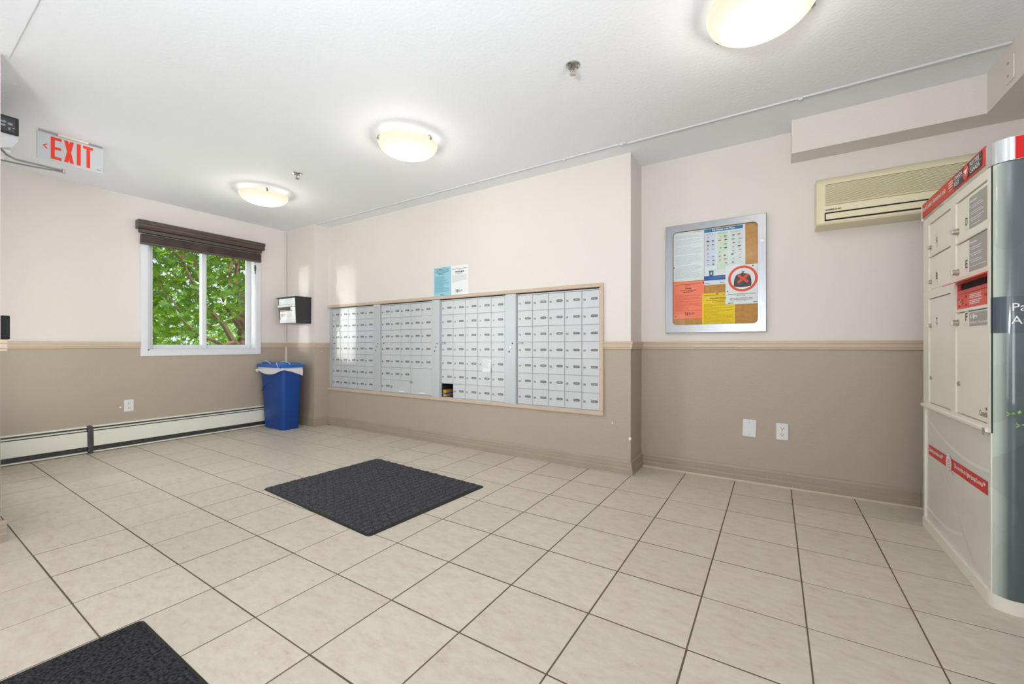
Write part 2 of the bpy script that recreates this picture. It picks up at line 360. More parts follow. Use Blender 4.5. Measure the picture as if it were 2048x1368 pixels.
        F += [tuple(range(n))[::-1], tuple(range((m - 1) * n, m * n))]
        return s.add(vs_, F, mi)
    def loft(s, rings, mi=0, cap=True):
        n = len(rings[0]); vs_ = [p for r in rings for p in r]
        F = [(i * n + k, i * n + (k + 1) % n, (i + 1) * n + (k + 1) % n, (i + 1) * n + k) for i in range(len(rings) - 1) for k in range(n)]
        if cap: F += [tuple(range(n))[::-1], tuple(range((len(rings) - 1) * n, len(rings) * n))]
        return s.add(vs_, F, mi)
WL = {}
def mesh_of(mb, name, mats, origin, smooth=False):
    me = bpy.data.meshes.new(name)
    o = Vector(origin)
    me.from_pydata([tuple(Vector(p) - o) for p in mb.v], [], mb.f)
    for m_ in (mats if isinstance(mats, (list, tuple)) else [mats]): me.materials.append(M[m_])
    me.polygons.foreach_set('material_index', mb.m)
    if smooth: me.polygons.foreach_set('use_smooth', [True] * len(mb.f))
    me.update()
    return me
def fixn(me):
    import bmesh
    b = bmesh.new(); b.from_mesh(me); bmesh.ops.recalc_face_normals(b, faces=b.faces); b.to_mesh(me); b.free()
def auto(me, ang=0.6):
    me.polygons.foreach_set('use_smooth', [True] * len(me.polygons))
    me.set_sharp_from_angle(angle=ang)
def put(me, name, origin, parent=None, **props):
    o = bpy.data.objects.new(name, me); C.objects.link(o); WL[o.name] = Vector(origin)
    if parent is not None:
        o.parent = parent; o.location = Vector(origin) - WL[parent.name]
    else: o.location = origin
    for k, v in props.items(): o[k] = v
    return o
def obj(name, mb, mats, parent=None, origin=None, smooth=False, fix=True, **props):
    if origin is None:
        xs = list(zip(*mb.v)); origin = tuple((min(a) + max(a)) / 2 for a in xs)
    me = mesh_of(mb, name, mats, origin)
    if fix: fixn(me)
    if smooth: auto(me)
    return put(me, name, origin, parent, **props)
def thing(name, label, cat, loc, group=None):
    o = bpy.data.objects.new(name, None); C.objects.link(o); o.location = loc; o.empty_display_size = 0.05
    WL[o.name] = Vector(loc); o['label'] = label; o['category'] = cat
    if group: o['group'] = group
    return o
def structure(name, mb, mats, label, cat, **k):
    return obj(name, mb, mats, None, kind='structure', label=label, category=cat, **k)

_tc = {}
def text_geo(body, bold=0.0):
    key = (body, bold)
    if key in _tc: return _tc[key]
    cu = bpy.data.curves.new('t', 'FONT'); cu.body = body; cu.size = 1.0; cu.resolution_u = 2; cu.offset = bold; cu.fill_mode = 'FRONT'
    o = bpy.data.objects.new('t', cu); C.objects.link(o)
    dg = bpy.context.evaluated_depsgraph_get()
    me = bpy.data.meshes.new_from_object(o.evaluated_get(dg))
    V = [(v.co.x, v.co.y) for v in me.vertices]; F = [tuple(p.vertices) for p in me.polygons]
    bpy.data.objects.remove(o); bpy.data.curves.remove(cu); bpy.data.meshes.remove(me)
    _tc[key] = (V, F); return _tc[key]
FACE = {'-y': (Vector((1, 0, 0)), Vector((0, 0, 1)), Vector((0, -1, 0))),
        '-x': (Vector((0, -1, 0)), Vector((0, 0, 1)), Vector((-1, 0, 0))),
        '+x': (Vector((0, 1, 0)), Vector((0, 0, 1)), Vector((1, 0, 0)))}
def text(mb, body, origin, face, height, width=None, bold=0.0, align='l', lift=0.0012, mi=0):
    """flat lettering: height = cap height, width squeezes it to fit; origin = baseline start (or centre)"""
    V, F = text_geo(body, bold)
    u, v, n = FACE[face]; o = Vector(origin)
    x0 = min(p[0] for p in V); x1 = max(p[0] for p in V)
    sy = height / 0.69; sx = sy if width is None else width / (x1 - x0)
    sh = -x0 * sx
    if align == 'c': sh = -(x0 + x1) / 2 * sx
    if align == 'r': sh = -x1 * sx
    mb.add([o + u * (p[0] * sx + sh) + v * (p[1] * sy) + n * lift for p in V], F, mi)
    return mb
def serif_m(mb, origin, face, h, wd, lift=0.0012, mi=0):
    """a bold serif capital M: thin left stem, thick diagonal, thick right stem, foot serifs"""
    P = [[(0, 0), (.24, 0), (.24, .05), (0, .05)], [(.09, .05), (.15, .05), (.15, .95), (.09, .95)], [(0, .95), (.30, .95), (.30, 1), (0, 1)],
         [(.10, 1), (.30, 1), (.58, .22), (.50, .0)], [(.50, 0), (.58, .22), (.80, 1), (.74, 1)], [(.72, .05), (.90, .05), (.90, .95), (.72, .95)], [(.64, 0), (1, 0), (1, .05), (.64, .05)], [(.72, .95), (1, .95), (1, 1), (.72, 1)]]
    u, v, n = FACE[face]; o = Vector(origin)
    for k, p in enumerate(P): mb.add([o + u * (a * wd) + v * (b * h) + n * (lift + .00005 * k) for a, b in p], [tuple(range(len(p)))], mi)
    return mb
def flat(mb, pts, origin, face, lift=0.001, mi=0):
    """flat polygon given in (u,v)"""
    u, v, n = FACE[face]; o = Vector(origin)
    mb.add([o + u * p[0] + v * p[1] + n * lift for p in pts], [tuple(range(len(pts)))], mi); return mb
def rect(mb, u0, u1, v0, v1, origin, face, lift=0.001, mi=0):
    return flat(mb, [(u0, v0), (u1, v0), (u1, v1), (u0, v1)], origin, face, lift, mi)
def ell(a, b, cu, cv, n=20, t0=0): return [(cu + a * math.cos(2 * math.pi * k / n + t0), cv + b * math.sin(2 * math.pi * k / n + t0)) for k in range(n)]
def greek(mb, u0, u1, v, h, origin, face, fill=1.0, lift=0.001, mi=0, rnd=R):
    """a line of small print: a run of word-long strokes"""
    u = u0; end = u0 + (u1 - u0) * fill
    while u < end - 0.002:
        wl = min(rnd.uniform(0.006, 0.022), end - u)
        rect(mb, u, u + wl, v, v + h, origin, face, lift, mi); u += wl + 0.003
    return mb
def rr(u0, u1, v0, v1, r, n=5):
    out = []
    for cu, cv, t in ((u1 - r, v1 - r, 0), (u0 + r, v1 - r, 1), (u0 + r, v0 + r, 2), (u1 - r, v0 + r, 3)):
        for k in range(n + 1):
            a = (t + k / n) * math.pi / 2; out.append((cu + r * math.cos(a), cv + r * math.sin(a)))
    return out

# ================================================================== SETTING
# ---- floor: grout bed with every tile laid on it
g = MB(); g.box(XW - .1, XR + .1, YB, YA + .1, -0.06, -0.0009)
floor = structure('floor', g, 'grout', 'beige ceramic tile floor with dark grout joints across the lobby', 'floor')
PX, PY, X0, Y0, GAP = 0.3361, 0.333, 0.4329, 0.1002, 0.0047
def tile_mb(x0, x1, y0, y1):
    m = MB(); b = 0.0014
    a = [(x0, y0), (x1, y0), (x1, y1), (x0, y1)]; q = [(x0 + b, y0 + b), (x1 - b, y0 + b), (x1 - b, y1 - b), (x0 + b, y1 - b)]
    m.add([(*p, -0.006) for p in a] + [(*p, -0.0012) for p in a] + [(*p, 0.0) for p in q],
          [(0, 1, 5, 4), (1, 2, 6, 5), (2, 3, 7, 6), (3, 0, 4, 7), (4, 5, 9, 8), (5, 6, 10, 9), (6, 7, 11, 10), (7, 4, 8, 11), (8, 9, 10, 11)]); return m
full = None; rest = MB(); ntile = 0
def ymax_at(x0, x1):
    xm = (x0 + x1) / 2
    return YA if xm > XA else (YM if xm > XC else YC)
for i in range(-19, 4):
    for j in range(-12, 12):
        x0 = X0 + i * PX + GAP / 2; x1 = x0 + PX - GAP; y0 = Y0 + j * PY + GAP / 2; y1 = y0 + PY - GAP
        cx0, cx1 = max(x0, XW), min(x1, XR); cy1 = min(y1, ymax_at(x0, x1)); cy0 = y0
        if cx1 - cx0 < 0.01 or cy1 - cy0 < 0.01: continue
        if x1 < XS - 0.05 and y1 < YS - .4: continue
        # seen by the lens (roughly): in front of the camera and not far outside the frame
        xm, ym = (x0 + x1) / 2, (y0 + y1) / 2
        d = -.5355 * xm + .8445 * ym; r_ = .8445 * xm + .5355 * ym
        seen = d > 0.95 and abs(r_ / d) < 1.42 and not (x1 < XS and y1 < YS)
        if not seen:
            t_ = tile_mb(cx0, cx1, cy0, cy1); rest.add(t_.v, t_.f); continue
        org = ((x0 + x1) / 2, (y0 + y1) / 2, 0)
        for xe, ya, yb in ((XC, YC, YM), (XA, YM, YA)):      # the strip of a tile that runs on past a wall corner
            if x0 < xe < x1 and cy1 < min(y1, yb) - .005 and cy1 >= ya - .001:
                o2 = ((xe + x1) / 2, (cy1 + min(y1, yb)) / 2, 0); put(mesh_of(tile_mb(xe, x1, cy1 - .002, min(y1, yb)), 'tile', 'tile', o2), 'tile', o2, floor); ntile += 1
        if (cx0, cx1, cy1) == (x0, x1, y1):
            if full is None: full = mesh_of(tile_mb(x0, x1, y0, y1), 'tile', 'tile', org)
            o = put(full, 'tile', org, floor); dz = 1
        else:
            o = put(mesh_of(tile_mb(cx0, cx1, cy0, cy1), 'tile', 'tile', org), 'tile', org, floor)
        o.location.z += R.uniform(-0.0006, 0.0006); ntile += 1
put(mesh_of(rest, 'tile_field', 'tile', (0, 0, 0)), 'tile_field', (0, 0, 0), floor, kind='stuff')
print('tiles', ntile)

# ---- ceiling
g = MB(); g.box(XW - .15, XR + .15, YB - .15, YA + .15, ZC, ZC + 0.2)
structure('ceiling', g, 'ceil', 'white stippled ceiling of the lobby', 'ceiling')
g = MB(); g.box(XS, XR, YB, 0.405, ZC - 0.006, ZC + .01)
structure('ceiling_beam', g, 'ceil', 'shallow dropped strip of white ceiling at the upper left corner', 'ceiling')

# ---- walls (cream above, taupe below the chair rail)
def wall(m, x0, x1, y0, y1, z0=-0.05, z1=ZC + .02):
    if z0 < ZP: m.box(x0, x1, y0, y1, z0, min(ZP, z1), 1)
    if z1 > ZP: m.box(x0, x1, y0, y1, max(ZP, z0), z1, 0)
WYL, WYR, WZB, WZT = 1.548, 2.572, 0.930, 2.085    # window opening
g = MB()
wall(g, XW - .16, XW, YS - .15, WYL); wall(g, XW - .16, XW, WYR, YA + .16)
wall(g, XW - .16, XW, WYL, WYR, -0.05, WZB); wall(g, XW - .16, XW, WYL, WYR, WZT, ZC + .02)
structure('wall_left', g, ['upper', 'lower'], 'cream and taupe wall with the sliding window', 'wall')
OX0, OX1, OZ0, OZ1 = -4.727, -1.160, 0.455, 1.444   # mailbox opening
g = MB()
wall(g, XC - .02, OX0, YM, YM + .25); wall(g, OX1, XA, YM, YM + .297)
wall(g, OX0, OX1, YM, YM + .25, -0.05, OZ0); wall(g, OX0, OX1, YM, YM + .25, OZ1, ZC + .02)
g.box(OX0, OX1, YM + .25, YM + .27, OZ0, OZ1, 1)
structure('wall_back', g, ['upper', 'lower'], 'cream and taupe wall that holds the bank of mailboxes', 'wall')
g = MB(); wall(g, XW, XC, YC, YM + .25)
structure('wall_column', g, ['upper', 'lower'], 'projecting wall column in the corner behind the blue bin', 'wall')
g = MB(); wall(g, XA - .3, XR + .16, YA, YA + .16)
structure('wall_alcove', g, ['upper', 'lower'], 'cream and taupe alcove wall with notice board and air conditioner', 'wall')
g = MB(); wall(g, XR, XR + .16, YB - .1, YA + .1)
structure('wall_right', g, ['upper', 'lower'], 'cream and taupe wall behind the parcel locker', 'wall')
g = MB(); wall(g, XS - .15, XR + .16, YB - .16, YB)
structure('wall_rear', g, ['upper', 'lower'], 'wall behind the camera', 'wall')
DX0, DX1, DZ = -4.95, -3.58, 2.09
g = MB()
wall(g, XS - .15, XS, YB, YS); wall(g, DX1, XS - .15, YS - .15, YS); wall(g, XW, DX0, YS - .15, YS); wall(g, DX0, DX1, YS - .15, YS, DZ, ZC + .02)
structure('wall_entrance', g, ['upper', 'lower'], 'end of the entrance wall at the left edge', 'wall')
# entrance door frame with glass leaf
g = MB()
for a, b in ((DX0, DX0 + .05), (DX1 - .05, DX1)): g.box(a, b, YS - .11, YS - .04, 0, DZ)
g.box(DX0, DX1, YS - .11, YS - .04, DZ - .05, DZ)
for a, b in ((DX0 + .05, DX0 + .14), (DX1 - .14, DX1 - .05)): g.box(a, b, YS - .10, YS - .06, 0.01, DZ - .05)
g.box(DX0 + .14, DX1 - .14, YS - .10, YS - .06, 0.01, .18); g.box(DX0 + .14, DX1 - .14, YS - .10, YS - .06, DZ - .15, DZ - .05)
dr = structure('door_1', g, 'steel', 'glazed metal entrance door beyond the left edge', 'door')
g = MB(); g.box(DX0 + .14, DX1 - .14, YS - .083, YS - .077, .18, DZ - .15); obj('pane', g, 'glass', dr)

# ---- alcove bulkhead
g = MB(); g.box(0.096, 0.967, 3.245, YA, 2.229, ZC)
structure('wall_soffit', g, 'upper', 'boxed-in cream soffit above the air conditioner', 'wall')
g = MB(); g.box(0.967, XR, 1.2, YA, 2.229, ZC)
bk = structure('wall_bulkhead', g, 'upper', 'cream bulkhead along the ceiling above the parcel locker', 'wall')
t = thing('access_plate', 'painted blank access plate with two screws on the bulkhead', 'plate', (0.967, 2.97, 2.315))
g = MB(); g.bbox(0.961, 0.967, 2.938, 3.02, 2.258, 2.375, 0.002); obj('plate', g, 'upper', t)
for z in (2.291, 2.352):
    g = MB(); g.cyl((2.99, z), .006, 'x', 0.958, 0.9615, 10); obj('screw', g, 'steel', t)

# ---- chair rail
def rail_prof(): return [(0, 0), (.010, 0), (.012, .012), (.016, .015), (.016, .036), (.020, .041), (.020, .056), (.014, .058), (0, .058)]
Z1 = 0.954
def rail(name, pieces, label):
    m = MB()
    for p in pieces:
        if p[0] == '-y': m.prism([(p[3] - d, Z1 + z) for d, z in rail_prof()], 'x', p[1], p[2])
        if p[0] == '+x': m.prism([(p[3] + d, Z1 + z) for d, z in rail_prof()], 'y', p[1], p[2])
        if p[0] == '+y': m.prism([(p[3] + d, Z1 + z) for d, z in rail_prof()], 'x', p[1], p[2])
    return structure(name, m, 'trim', label, 'chair rail')
rail('trim_1', [('+x', YS + .02, 1.488, XW), ('+x', 2.622, YC, XW)], 'tan moulded chair rail on the window wall')
rail('trim_2', [('-y', XW, XC, YC), ('+x', YC - .02, YM, XC)], 'tan moulded chair rail round the corner column')
rail('trim_3', [('-y', -1.128, XA, YM), ('+x', YM - .02, YA, XA), ('-y', XA, XR, YA)], 'tan moulded chair rail right of the mailboxes and along the alcove')
rail('trim_4', [('+y', DX1 + .06, XS, YS), ('+x', YB, YS + .02, XS)], 'tan moulded chair rail end at the left edge')

# ---- baseboards
def base_prof(d0=0.0): return [(0, 0), (.018, 0), (.018, .040), (.015, .046), (.015, .070), (.012, .074), (.012, .092), (.006, .105), (0, .107)]
SHOE = [(0, 0), (.028, 0), (.028, .004), (.024, .009), (.018, .011), (0, .011)]
def baseboard(name, pieces, label, shoe=None):
    m = MB()
    for p in pieces:
        for prof, mi in ((base_prof(), 0),) + (((SHOE, 1),) if shoe else ()):
            s_ = -1 if p[0] == '-y' else 1
            m.prism([(p[3] + s_ * d, z) for d, z in prof], 'y' if p[0] == '+x' else 'x', p[1], p[2], mi)
    return structure(name, m, ['base', 'shoe'], label, 'baseboard')
baseboard('baseboard_column', [('-y', XW, XC, YC), ('+x', YC - .018, YM, XC)], 'taupe stepped baseboard round the corner column')
baseboard('baseboard_back', [('-y', XC, XA, YM), ('+x', YM - .018, YA, XA)], 'taupe stepped baseboard under the mailboxes')
baseboard('baseboard_alcove', [('-y', XA, XR, YA)], 'taupe stepped baseboard with pale shoe strip along the alcove', shoe=True)
baseboard('baseboard_left', [('+y', DX1 + .06, XS, YS), ('+x', YB, YS + .02, XS)], 'taupe baseboard end at the left edge')

# ---- mailbox surround
g = MB()
def frame_side(m, x0, x1, z0, z1):
    m.bbox(x0, x1, YM - .020, YM, z0, z1, 0.005)
frame_side(g, -4.757, -1.128, 1.441, 1.473); frame_side(g, -4.757, -1.128, .427, .459)
frame_side(g, -4.757, -4.727, .459, 1.441); frame_side(g, -1.160, -1.128, .459, 1.441)
structure('trim_5', g, 'trim', 'tan wooden picture-frame trim around the four mailbox banks', 'trim')

# ---- window
GX = XW - .112
g = MB()
def casing(m, y0, y1, z0, z1): m.bbox(XW, XW + .014, y0, y1, z0, z1, .003)
casing(g, 1.488, 1.546, .872, 2.14); casing(g, 2.564, 2.622, .872, 2.14); casing(g, 1.546, 2.564, .872, .930); casing(g, 1.546, 2.564, 2.085, 2.14)
# jamb liner
g.box(GX - .04, XW, WYL, WYL + .012, WZB, WZT); g.box(GX - .04, XW, WYR - .012, WYR, WZB, WZT)
g.box(GX - .04, XW, WYL, WYR, WZB, WZB + .012); g.box(GX - .04, XW, WYL, WYR, WZT - .012, WZT)
win = structure('window_1', g, 'white', 'white vinyl sliding window under a dark blind, green maple outside', 'window')
def sash(y0, y1, x, wl, wr):
    m = MB(); z0, z1 = WZB + .012, WZT - .012
    m.bbox(x - .017, x + .017, y0, y0 + wl, z0, z1, .003); m.bbox(x - .017, x + .017, y1 - wr, y1, z0, z1, .003)
    m.bbox(x - .017, x + .017, y0 + wl, y1 - wr, z0, z0 + .044, .003); m.bbox(x - .017, x + .017, y0 + wl, y1 - wr, z1 - .044, z1, .003)
    s_ = obj('sash', m, 'white', win)
    p = MB(); p.box(x - .003, x + .003, y0 + wl, y1 - wr, z0 + .044, z1 - .044); obj('pane', p, 'glass', s_)
sash(WYL + .012, 2.085, GX + .018, .048, .045)
sash(2.040, WYR - .012, GX - .018, .045, .045)

# ================================================================== OUTSIDE
g = MB(); g.box(-30, XW - .17, -12, 22, -0.9, -0.7)
structure('lawn', g, 'grass', 'bright lawn seen low through the window', 'lawn')
def branch(pl, rs, xoff): return [(-9.0 + x, y, z) for (y, z), x in zip(pl, xoff)], rs
tree = thing('maple_tree', 'green maple tree with forked brown branches outside the window', 'tree', (-9, 4.12, -.7))
g = MB(); g.tube([(-9, 4.15, -.8), (-9, 4.13, .3), (-9, 4.118, .833), (-9, 4.117, 1.163), (-9.02, 4.127, 1.603), (-9.05, 4.077, 1.973), (-9.1, 4.06, 2.4), (-9.1, 4.06, 3.2)],
                  [.13, .105, .10, .095, .08, .06, .05, .03], 10); obj('trunk', g, 'bark', tree, smooth=True)
for pl, rs, xo in (
    ([(4.10, .86), (4.057, .921), (3.86, 1.094), (3.709, 1.345), (3.473, 1.603), (3.316, 1.754), (3.149, 2.037)], [.05, .055, .05, .045, .036, .028, .016], [0, .06, .12, .18, .24, .28, .34]),
    ([(4.11, 1.18), (4.077, 1.294), (3.918, 1.504), (3.784, 1.709), (3.69, 1.911), (3.803, 2.137), (3.803, 2.456), (3.86, 2.679), (3.918, 2.991)], [.05, .055, .052, .046, .036, .032, .026, .02, .012], [0, .02, .08, .12, .16, .18, .2, .2, .2]),
    ([(4.09, .92), (4.027, .954), (3.86, 1.03), (3.672, .966), (3.473, 1.079), (3.198, 1.186), (2.987, 1.434)], [.05, .055, .046, .036, .03, .024, .012], [0, .08, .16, .2, .26, .3, .34]),
    ([(3.43, 1.64), (3.249, 1.929), (3.067, 2.224), (2.987, 2.407), (2.877, 2.524), (2.725, 2.61)], [.028, .026, .024, .022, .016, .010], [.24, .3, .36, .42, .46, .5]),
    ([(2.987, 2.407), (2.971, 2.677), (2.955, 2.887)], [.02, .015, .01], [.42, .42, .44]),
    ([(3.36, 1.72), (3.316, 2.138), (3.265, 2.353), (3.215, 2.545), (3.165, 2.715), (3.116, 2.922)], [.024, .026, .024, .02, .016, .012], [.27, .2, .18, .18, .2, .2]),
    ([(3.0, 1.5), (2.86, 1.7), (2.7, 1.86), (2.6, 2.1)], [.012, .012, .01, .008], [.34, .4, .44, .5]),
    ([(3.3, 1.23), (3.42, 1.33), (3.6, 1.40), (3.86, 1.42)], [.014, .014, .012, .008], [.3, .22, .16, .1])):
    pts, rad = branch(pl, rs, xo); g = MB(); g.tube(pts, rad, 7); obj('branch', g, 'bark', tree, smooth=True)
# five-lobed maple leaf
LF = [(0, -.34), (.05, -.02), (.24, -.16), (.22, -.02), (.46, .04), (.30, .14), (.36, .34), (.16, .22), (.10, .34), (0, .58), (-.10, .34), (-.16, .22), (-.36, .34), (-.30, .14), (-.46, .04), (-.22, -.02), (-.24, -.16), (-.05, -.02)]
def leaf_verts(): return [(0, .08, -.05)] + [(x, y, .10 * abs(x) + .03 * y) for x, y in LF]
LFF = [(0, 1 + k, 1 + (k + 1) % len(LF)) for k in range(len(LF))]
lm = MB(); lm.add(leaf_verts(), LFF); leafme = mesh_of(lm, 'leaf', 'leaf', (0, 0, 0))
def leaf_pos(rnd):
    while True:
        x = rnd.uniform(-11.6, -7.3); y = rnd.uniform(1.7, 5.6); z = rnd.uniform(.55, 4.4)
        q = ((x + 9.6) / 2.3) ** 2 + ((y - 3.5) / 2.2) ** 2 + ((z - 2.5) / 2.1) ** 2
        if q > 1: continue
        if x > -8.9 and rnd.random() < .62: continue
        if z < 1.50 and y > 3.45 and rnd.random() < .72: continue     # open below the fork
        if z < 1.05 and rnd.random() < .4: continue
        return (x, y, z)
rl = random.Random(3)
def leaf_rot(): return Matrix.Rotation(rl.uniform(0, 6.28), 3, 'Z') @ Matrix.Rotation(rl.gauss(0.75, .5), 3, 'X') @ Matrix.Rotation(rl.uniform(-.9, .9), 3, 'Y')
cand = [leaf_pos(rl) for _ in range(5200)]
cand.sort(key=lambda p: -p[0])
fol = MB(); shown = 0
for p in cand:
    u = p[1] / p[0] * -1; zz = EYE + (p[2] - EYE) * 5.301 / -p[0]; yy = p[1] * 5.301 / -p[0]
    sc_ = rl.uniform(.14, .23); rt = leaf_rot()
    if shown < 280 and 1.55 < yy < 2.55 and .93 < zz < 2.05:
        o = put(leafme, 'leaf', p, tree); o.rotation_euler = rt.to_euler(); o.scale = (sc_,) * 3; shown += 1
    else:
        fol.add([Vector(p) + rt @ (Vector(q) * sc_) for q in leaf_verts()], LFF)
put(mesh_of(fol, 'foliage', 'leaf', (0, 0, 0)), 'foliage', (0, 0, 0), tree, kind='stuff')
# shrubs further back
for k, (x, y, s_, nm, lb) in enumerate(((-15, 4.6, 2.2, 'shrub', 'pale sunlit shrub far behind the left pane of the window'), (-19, 10.4, 2.4, 'shrub', 'pale sunlit shrub far behind the right pane of the window'))):
    t = thing(nm, lb, 'shrub', (x, y, -.7)); m = MB()
    for q in range(2600):
        while True:
            p = Vector((rl.uniform(-1, 1), rl.uniform(-1, 1), rl.uniform(-1, 1)))
            if .5 < p.length < 1: break
        c_ = Vector((x, y, .6)) + Vector((p.x * s_, p.y * s_ * 1.25, p.z * s_ * .9)); rt = leaf_rot(); sc_ = .22
        m.add([c_ + rt @ (Vector(v_) * sc_) for v_ in leaf_verts()], LFF)
    put(mesh_of(m, 'foliage', 'leaf2', (x, y, 0)), 'foliage', (x, y, 0), t, kind='stuff')
    m = MB(); m.tube([(x, y, -.75), (x, y + .05, .0), (x, y, .6)], [.09, .07, .04], 7); obj('trunk', m, 'bark', t)

# ================================================================== WINDOW BLIND
t = thing('wooden_blind', 'raised dark brown wooden blind with valance above the window', 'blind', (XW, 2.07, 2.1))
VX = XW + .09
g = MB()
vp = [(XW, 2.128), (VX - .012, 2.128), (VX - .004, 2.134), (VX, 2.142), (VX - .006, 2.152), (VX - .006, 2.170), (VX + .002, 2.178), (VX + .002, 2.190), (VX + .008, 2.198), (VX + .008, 2.210), (XW, 2.210)]
g.prism(vp, 'y', 1.450, 2.632); obj('valance', g, 'wood', t)
g = MB(); g.bbox(XW + .012, XW + .062, 1.468, 2.610, 2.092, 2.126, .003); obj('head_rail', g, 'blinddark', t)
g = MB(); g.bbox(XW + .006, XW + .064, 1.478, 2.606, 2.078, 2.0815, .001); obj('slat', g, 'slotrim', t, label='topmost slat with a painted pale highlight')  # pale grey colour stands in for light along the stack
for k in range(15):
    g = MB(); dx = R.uniform(-.003, .003); z = 2.003 + k * .0046
    g.bbox(XW + .010 + dx, XW + .062 + dx, 1.482, 2.602, z, z + .0036, .001); obj('slat', g, 'wood', t)
g = MB(); g.bbox(XW + .008, XW + .065, 1.480, 2.604, 1.982, 2.001, .004); obj('bottom_rail', g, 'wood', t)
for y in (1.66, 2.06, 2.46):
    for dy in (0, .028):
        g = MB(); g.tube([(XW + .070, y + dy, 2.10), (XW + .072, y + dy * 1.2, 2.04), (XW + .066, y + dy * .8 + .01, 1.985)], .0016, 5); obj('ladder_cord', g, 'blinddark', t)
for dy, zb in ((0, 1.93), (.012, 1.945)):
    g = MB(); g.tube([(XW + .074, 2.515 + dy, 2.12), (XW + .076, 2.52 + dy, 2.03), (XW + .07, 2.528, zb)], .0014, 5); obj('pull_cord', g, 'blinddark', t)
g = MB(); g.lathe(XW + .07, 2.528, [(.003, 1.935), (.012, 1.93), (.008, 1.915), (.014, 1.90), (.006, 1.89), (.012, 1.875), (.005, 1.86), (.007, 1.84), (.002, 1.83)], 8); obj('tassel', g, 'blinddark', t)

# ================================================================== BASEBOARD HEATERS
def heater(y0, y1, label, cap_right):
    t = thing('baseboard_heater', label, 'heater', (XW, (y0 + y1) / 2, 0), 'baseboard heaters')
    g = MB(); g.box(XW, XW + .040, y0, y1, .022, .232); obj('housing', g, 'heatdark', t)
    g = MB(); g.prism([(XW, .245), (XW + .034, .245), (XW + .040, .238), (XW + .040, .233), (XW, .233)], 'y', y0, y1); obj('top_lip', g, 'heater', t)
    g = MB(); g.prism([(XW + .045, .219), (XW + .058, .213), (XW + .058, .208), (XW + .045, .212)], 'y', y0 + .005, y1 - .01); obj('damper', g, 'heater', t)
    g = MB(); g.prism([(XW + .050, .198), (XW + .056, .199), (XW + .066, .066), (XW + .060, .062), (XW + .054, .064)], 'y', y0 + .005, y1 - .006); obj('front_panel', g, 'heater', t)
    g = MB(); g.prism([(XW, .006), (XW + .052, .006), (XW + .052, .019), (XW + .048, .019), (XW + .046, .011), (XW, .011)], 'y', y0, y1); obj('bottom_lip', g, 'heater', t)
    if cap_right:
        g = MB(); g.prism([(XW, .004), (XW + .070, .004), (XW + .064, .20), (XW + .052, .245), (XW, .245)], 'y', y1 - .004, y1 + .030); obj('end_cap', g, 'heatdark', t)
    for k in range(4 if y1 > 2 else 3):
        g = MB(); y = y0 + .18 + k * (.09 if y1 > 2 else .24) ; g.bbox(XW + .041, XW + .052, y, y + .035, .030, .058, .003); obj('bracket', g, 'case', t)
    return t
heater(YS, 1.108, 'off-white baseboard heater, shorter section at the left edge', True)
heater(1.138, 2.80, 'off-white baseboard heater, longer section running to the blue bin', False)

# ================================================================== CONDUIT
t = thing('surface_conduit', 'thin painted surface conduit along the ceiling and down the corner', 'conduit', (-2.2, 2.95, ZC))
g = MB(); g.prism([(2.945, ZC), (2.947, ZC - .009), (2.962, ZC - .009), (2.964, ZC)], 'x', XW + .02, -.9); g.prism([(2.960, ZC), (2.962, ZC - .009), (2.980, ZC - .009), (2.982, ZC)], 'x', -.9, 0.966)
obj('ceiling_run', g, 'conduit', t)
g = MB(); g.box(XW + .004, XW + .020, YC - .016, YC, .62, ZC); obj('vertical_run', g, 'upper', t)
g = MB(); g.box(XW + .0203, XW + .0222, YC - .003, YC, 1.02, ZC - .02); obj('painted_shadow', g, 'blinddark', t)  # dark strip standing in for the thin shadow beside the conduit
for x in (-4.49, -2.79, -1.385, -.93, .13):
    y = 2.954 if x < -.9 else 2.971
    g = MB(); g.bbox(x - .012, x + .012, y - .013, y + .013, ZC - .019, ZC, .003); obj('clip', g, 'conduit', t)

# ================================================================== MAILBOXES
PW, RH, TOPZ = .1528, .1366, 1.421
def mk_door(wd, hd):
    m = MB(); m.bbox(-wd / 2, wd / 2, 0, .010, -hd / 2, hd / 2, .0016); return mesh_of(m, 'door', 'alu', (0, 0, 0))
door_me = mk_door(PW - .0032, RH - .0036)
m = MB(); m.cyl((0, 0), .0092, 'y', -.005, 0, 14); m.cyl((0, 0), .0062, 'y', -.0065, -.005, 12); lock_me = mesh_of(m, 'lock', 'lock', (0, 0, 0)); fixn(lock_me)
m = MB(); u_ = rr(-.0285, .0285, -.0095, .0095, .0094, 4); m.prism(u_, 'y', -.0022, 0); rect(m, -.018, .018, -.0035, .0035, (0, -.0022, 0), '-y', .0004, 1)
slot_me = mesh_of(m, 'name_slot', ['slot', 'slotrim'], (0, 0, 0)); fixn(slot_me)
DY = YM - .002   # face of the doors
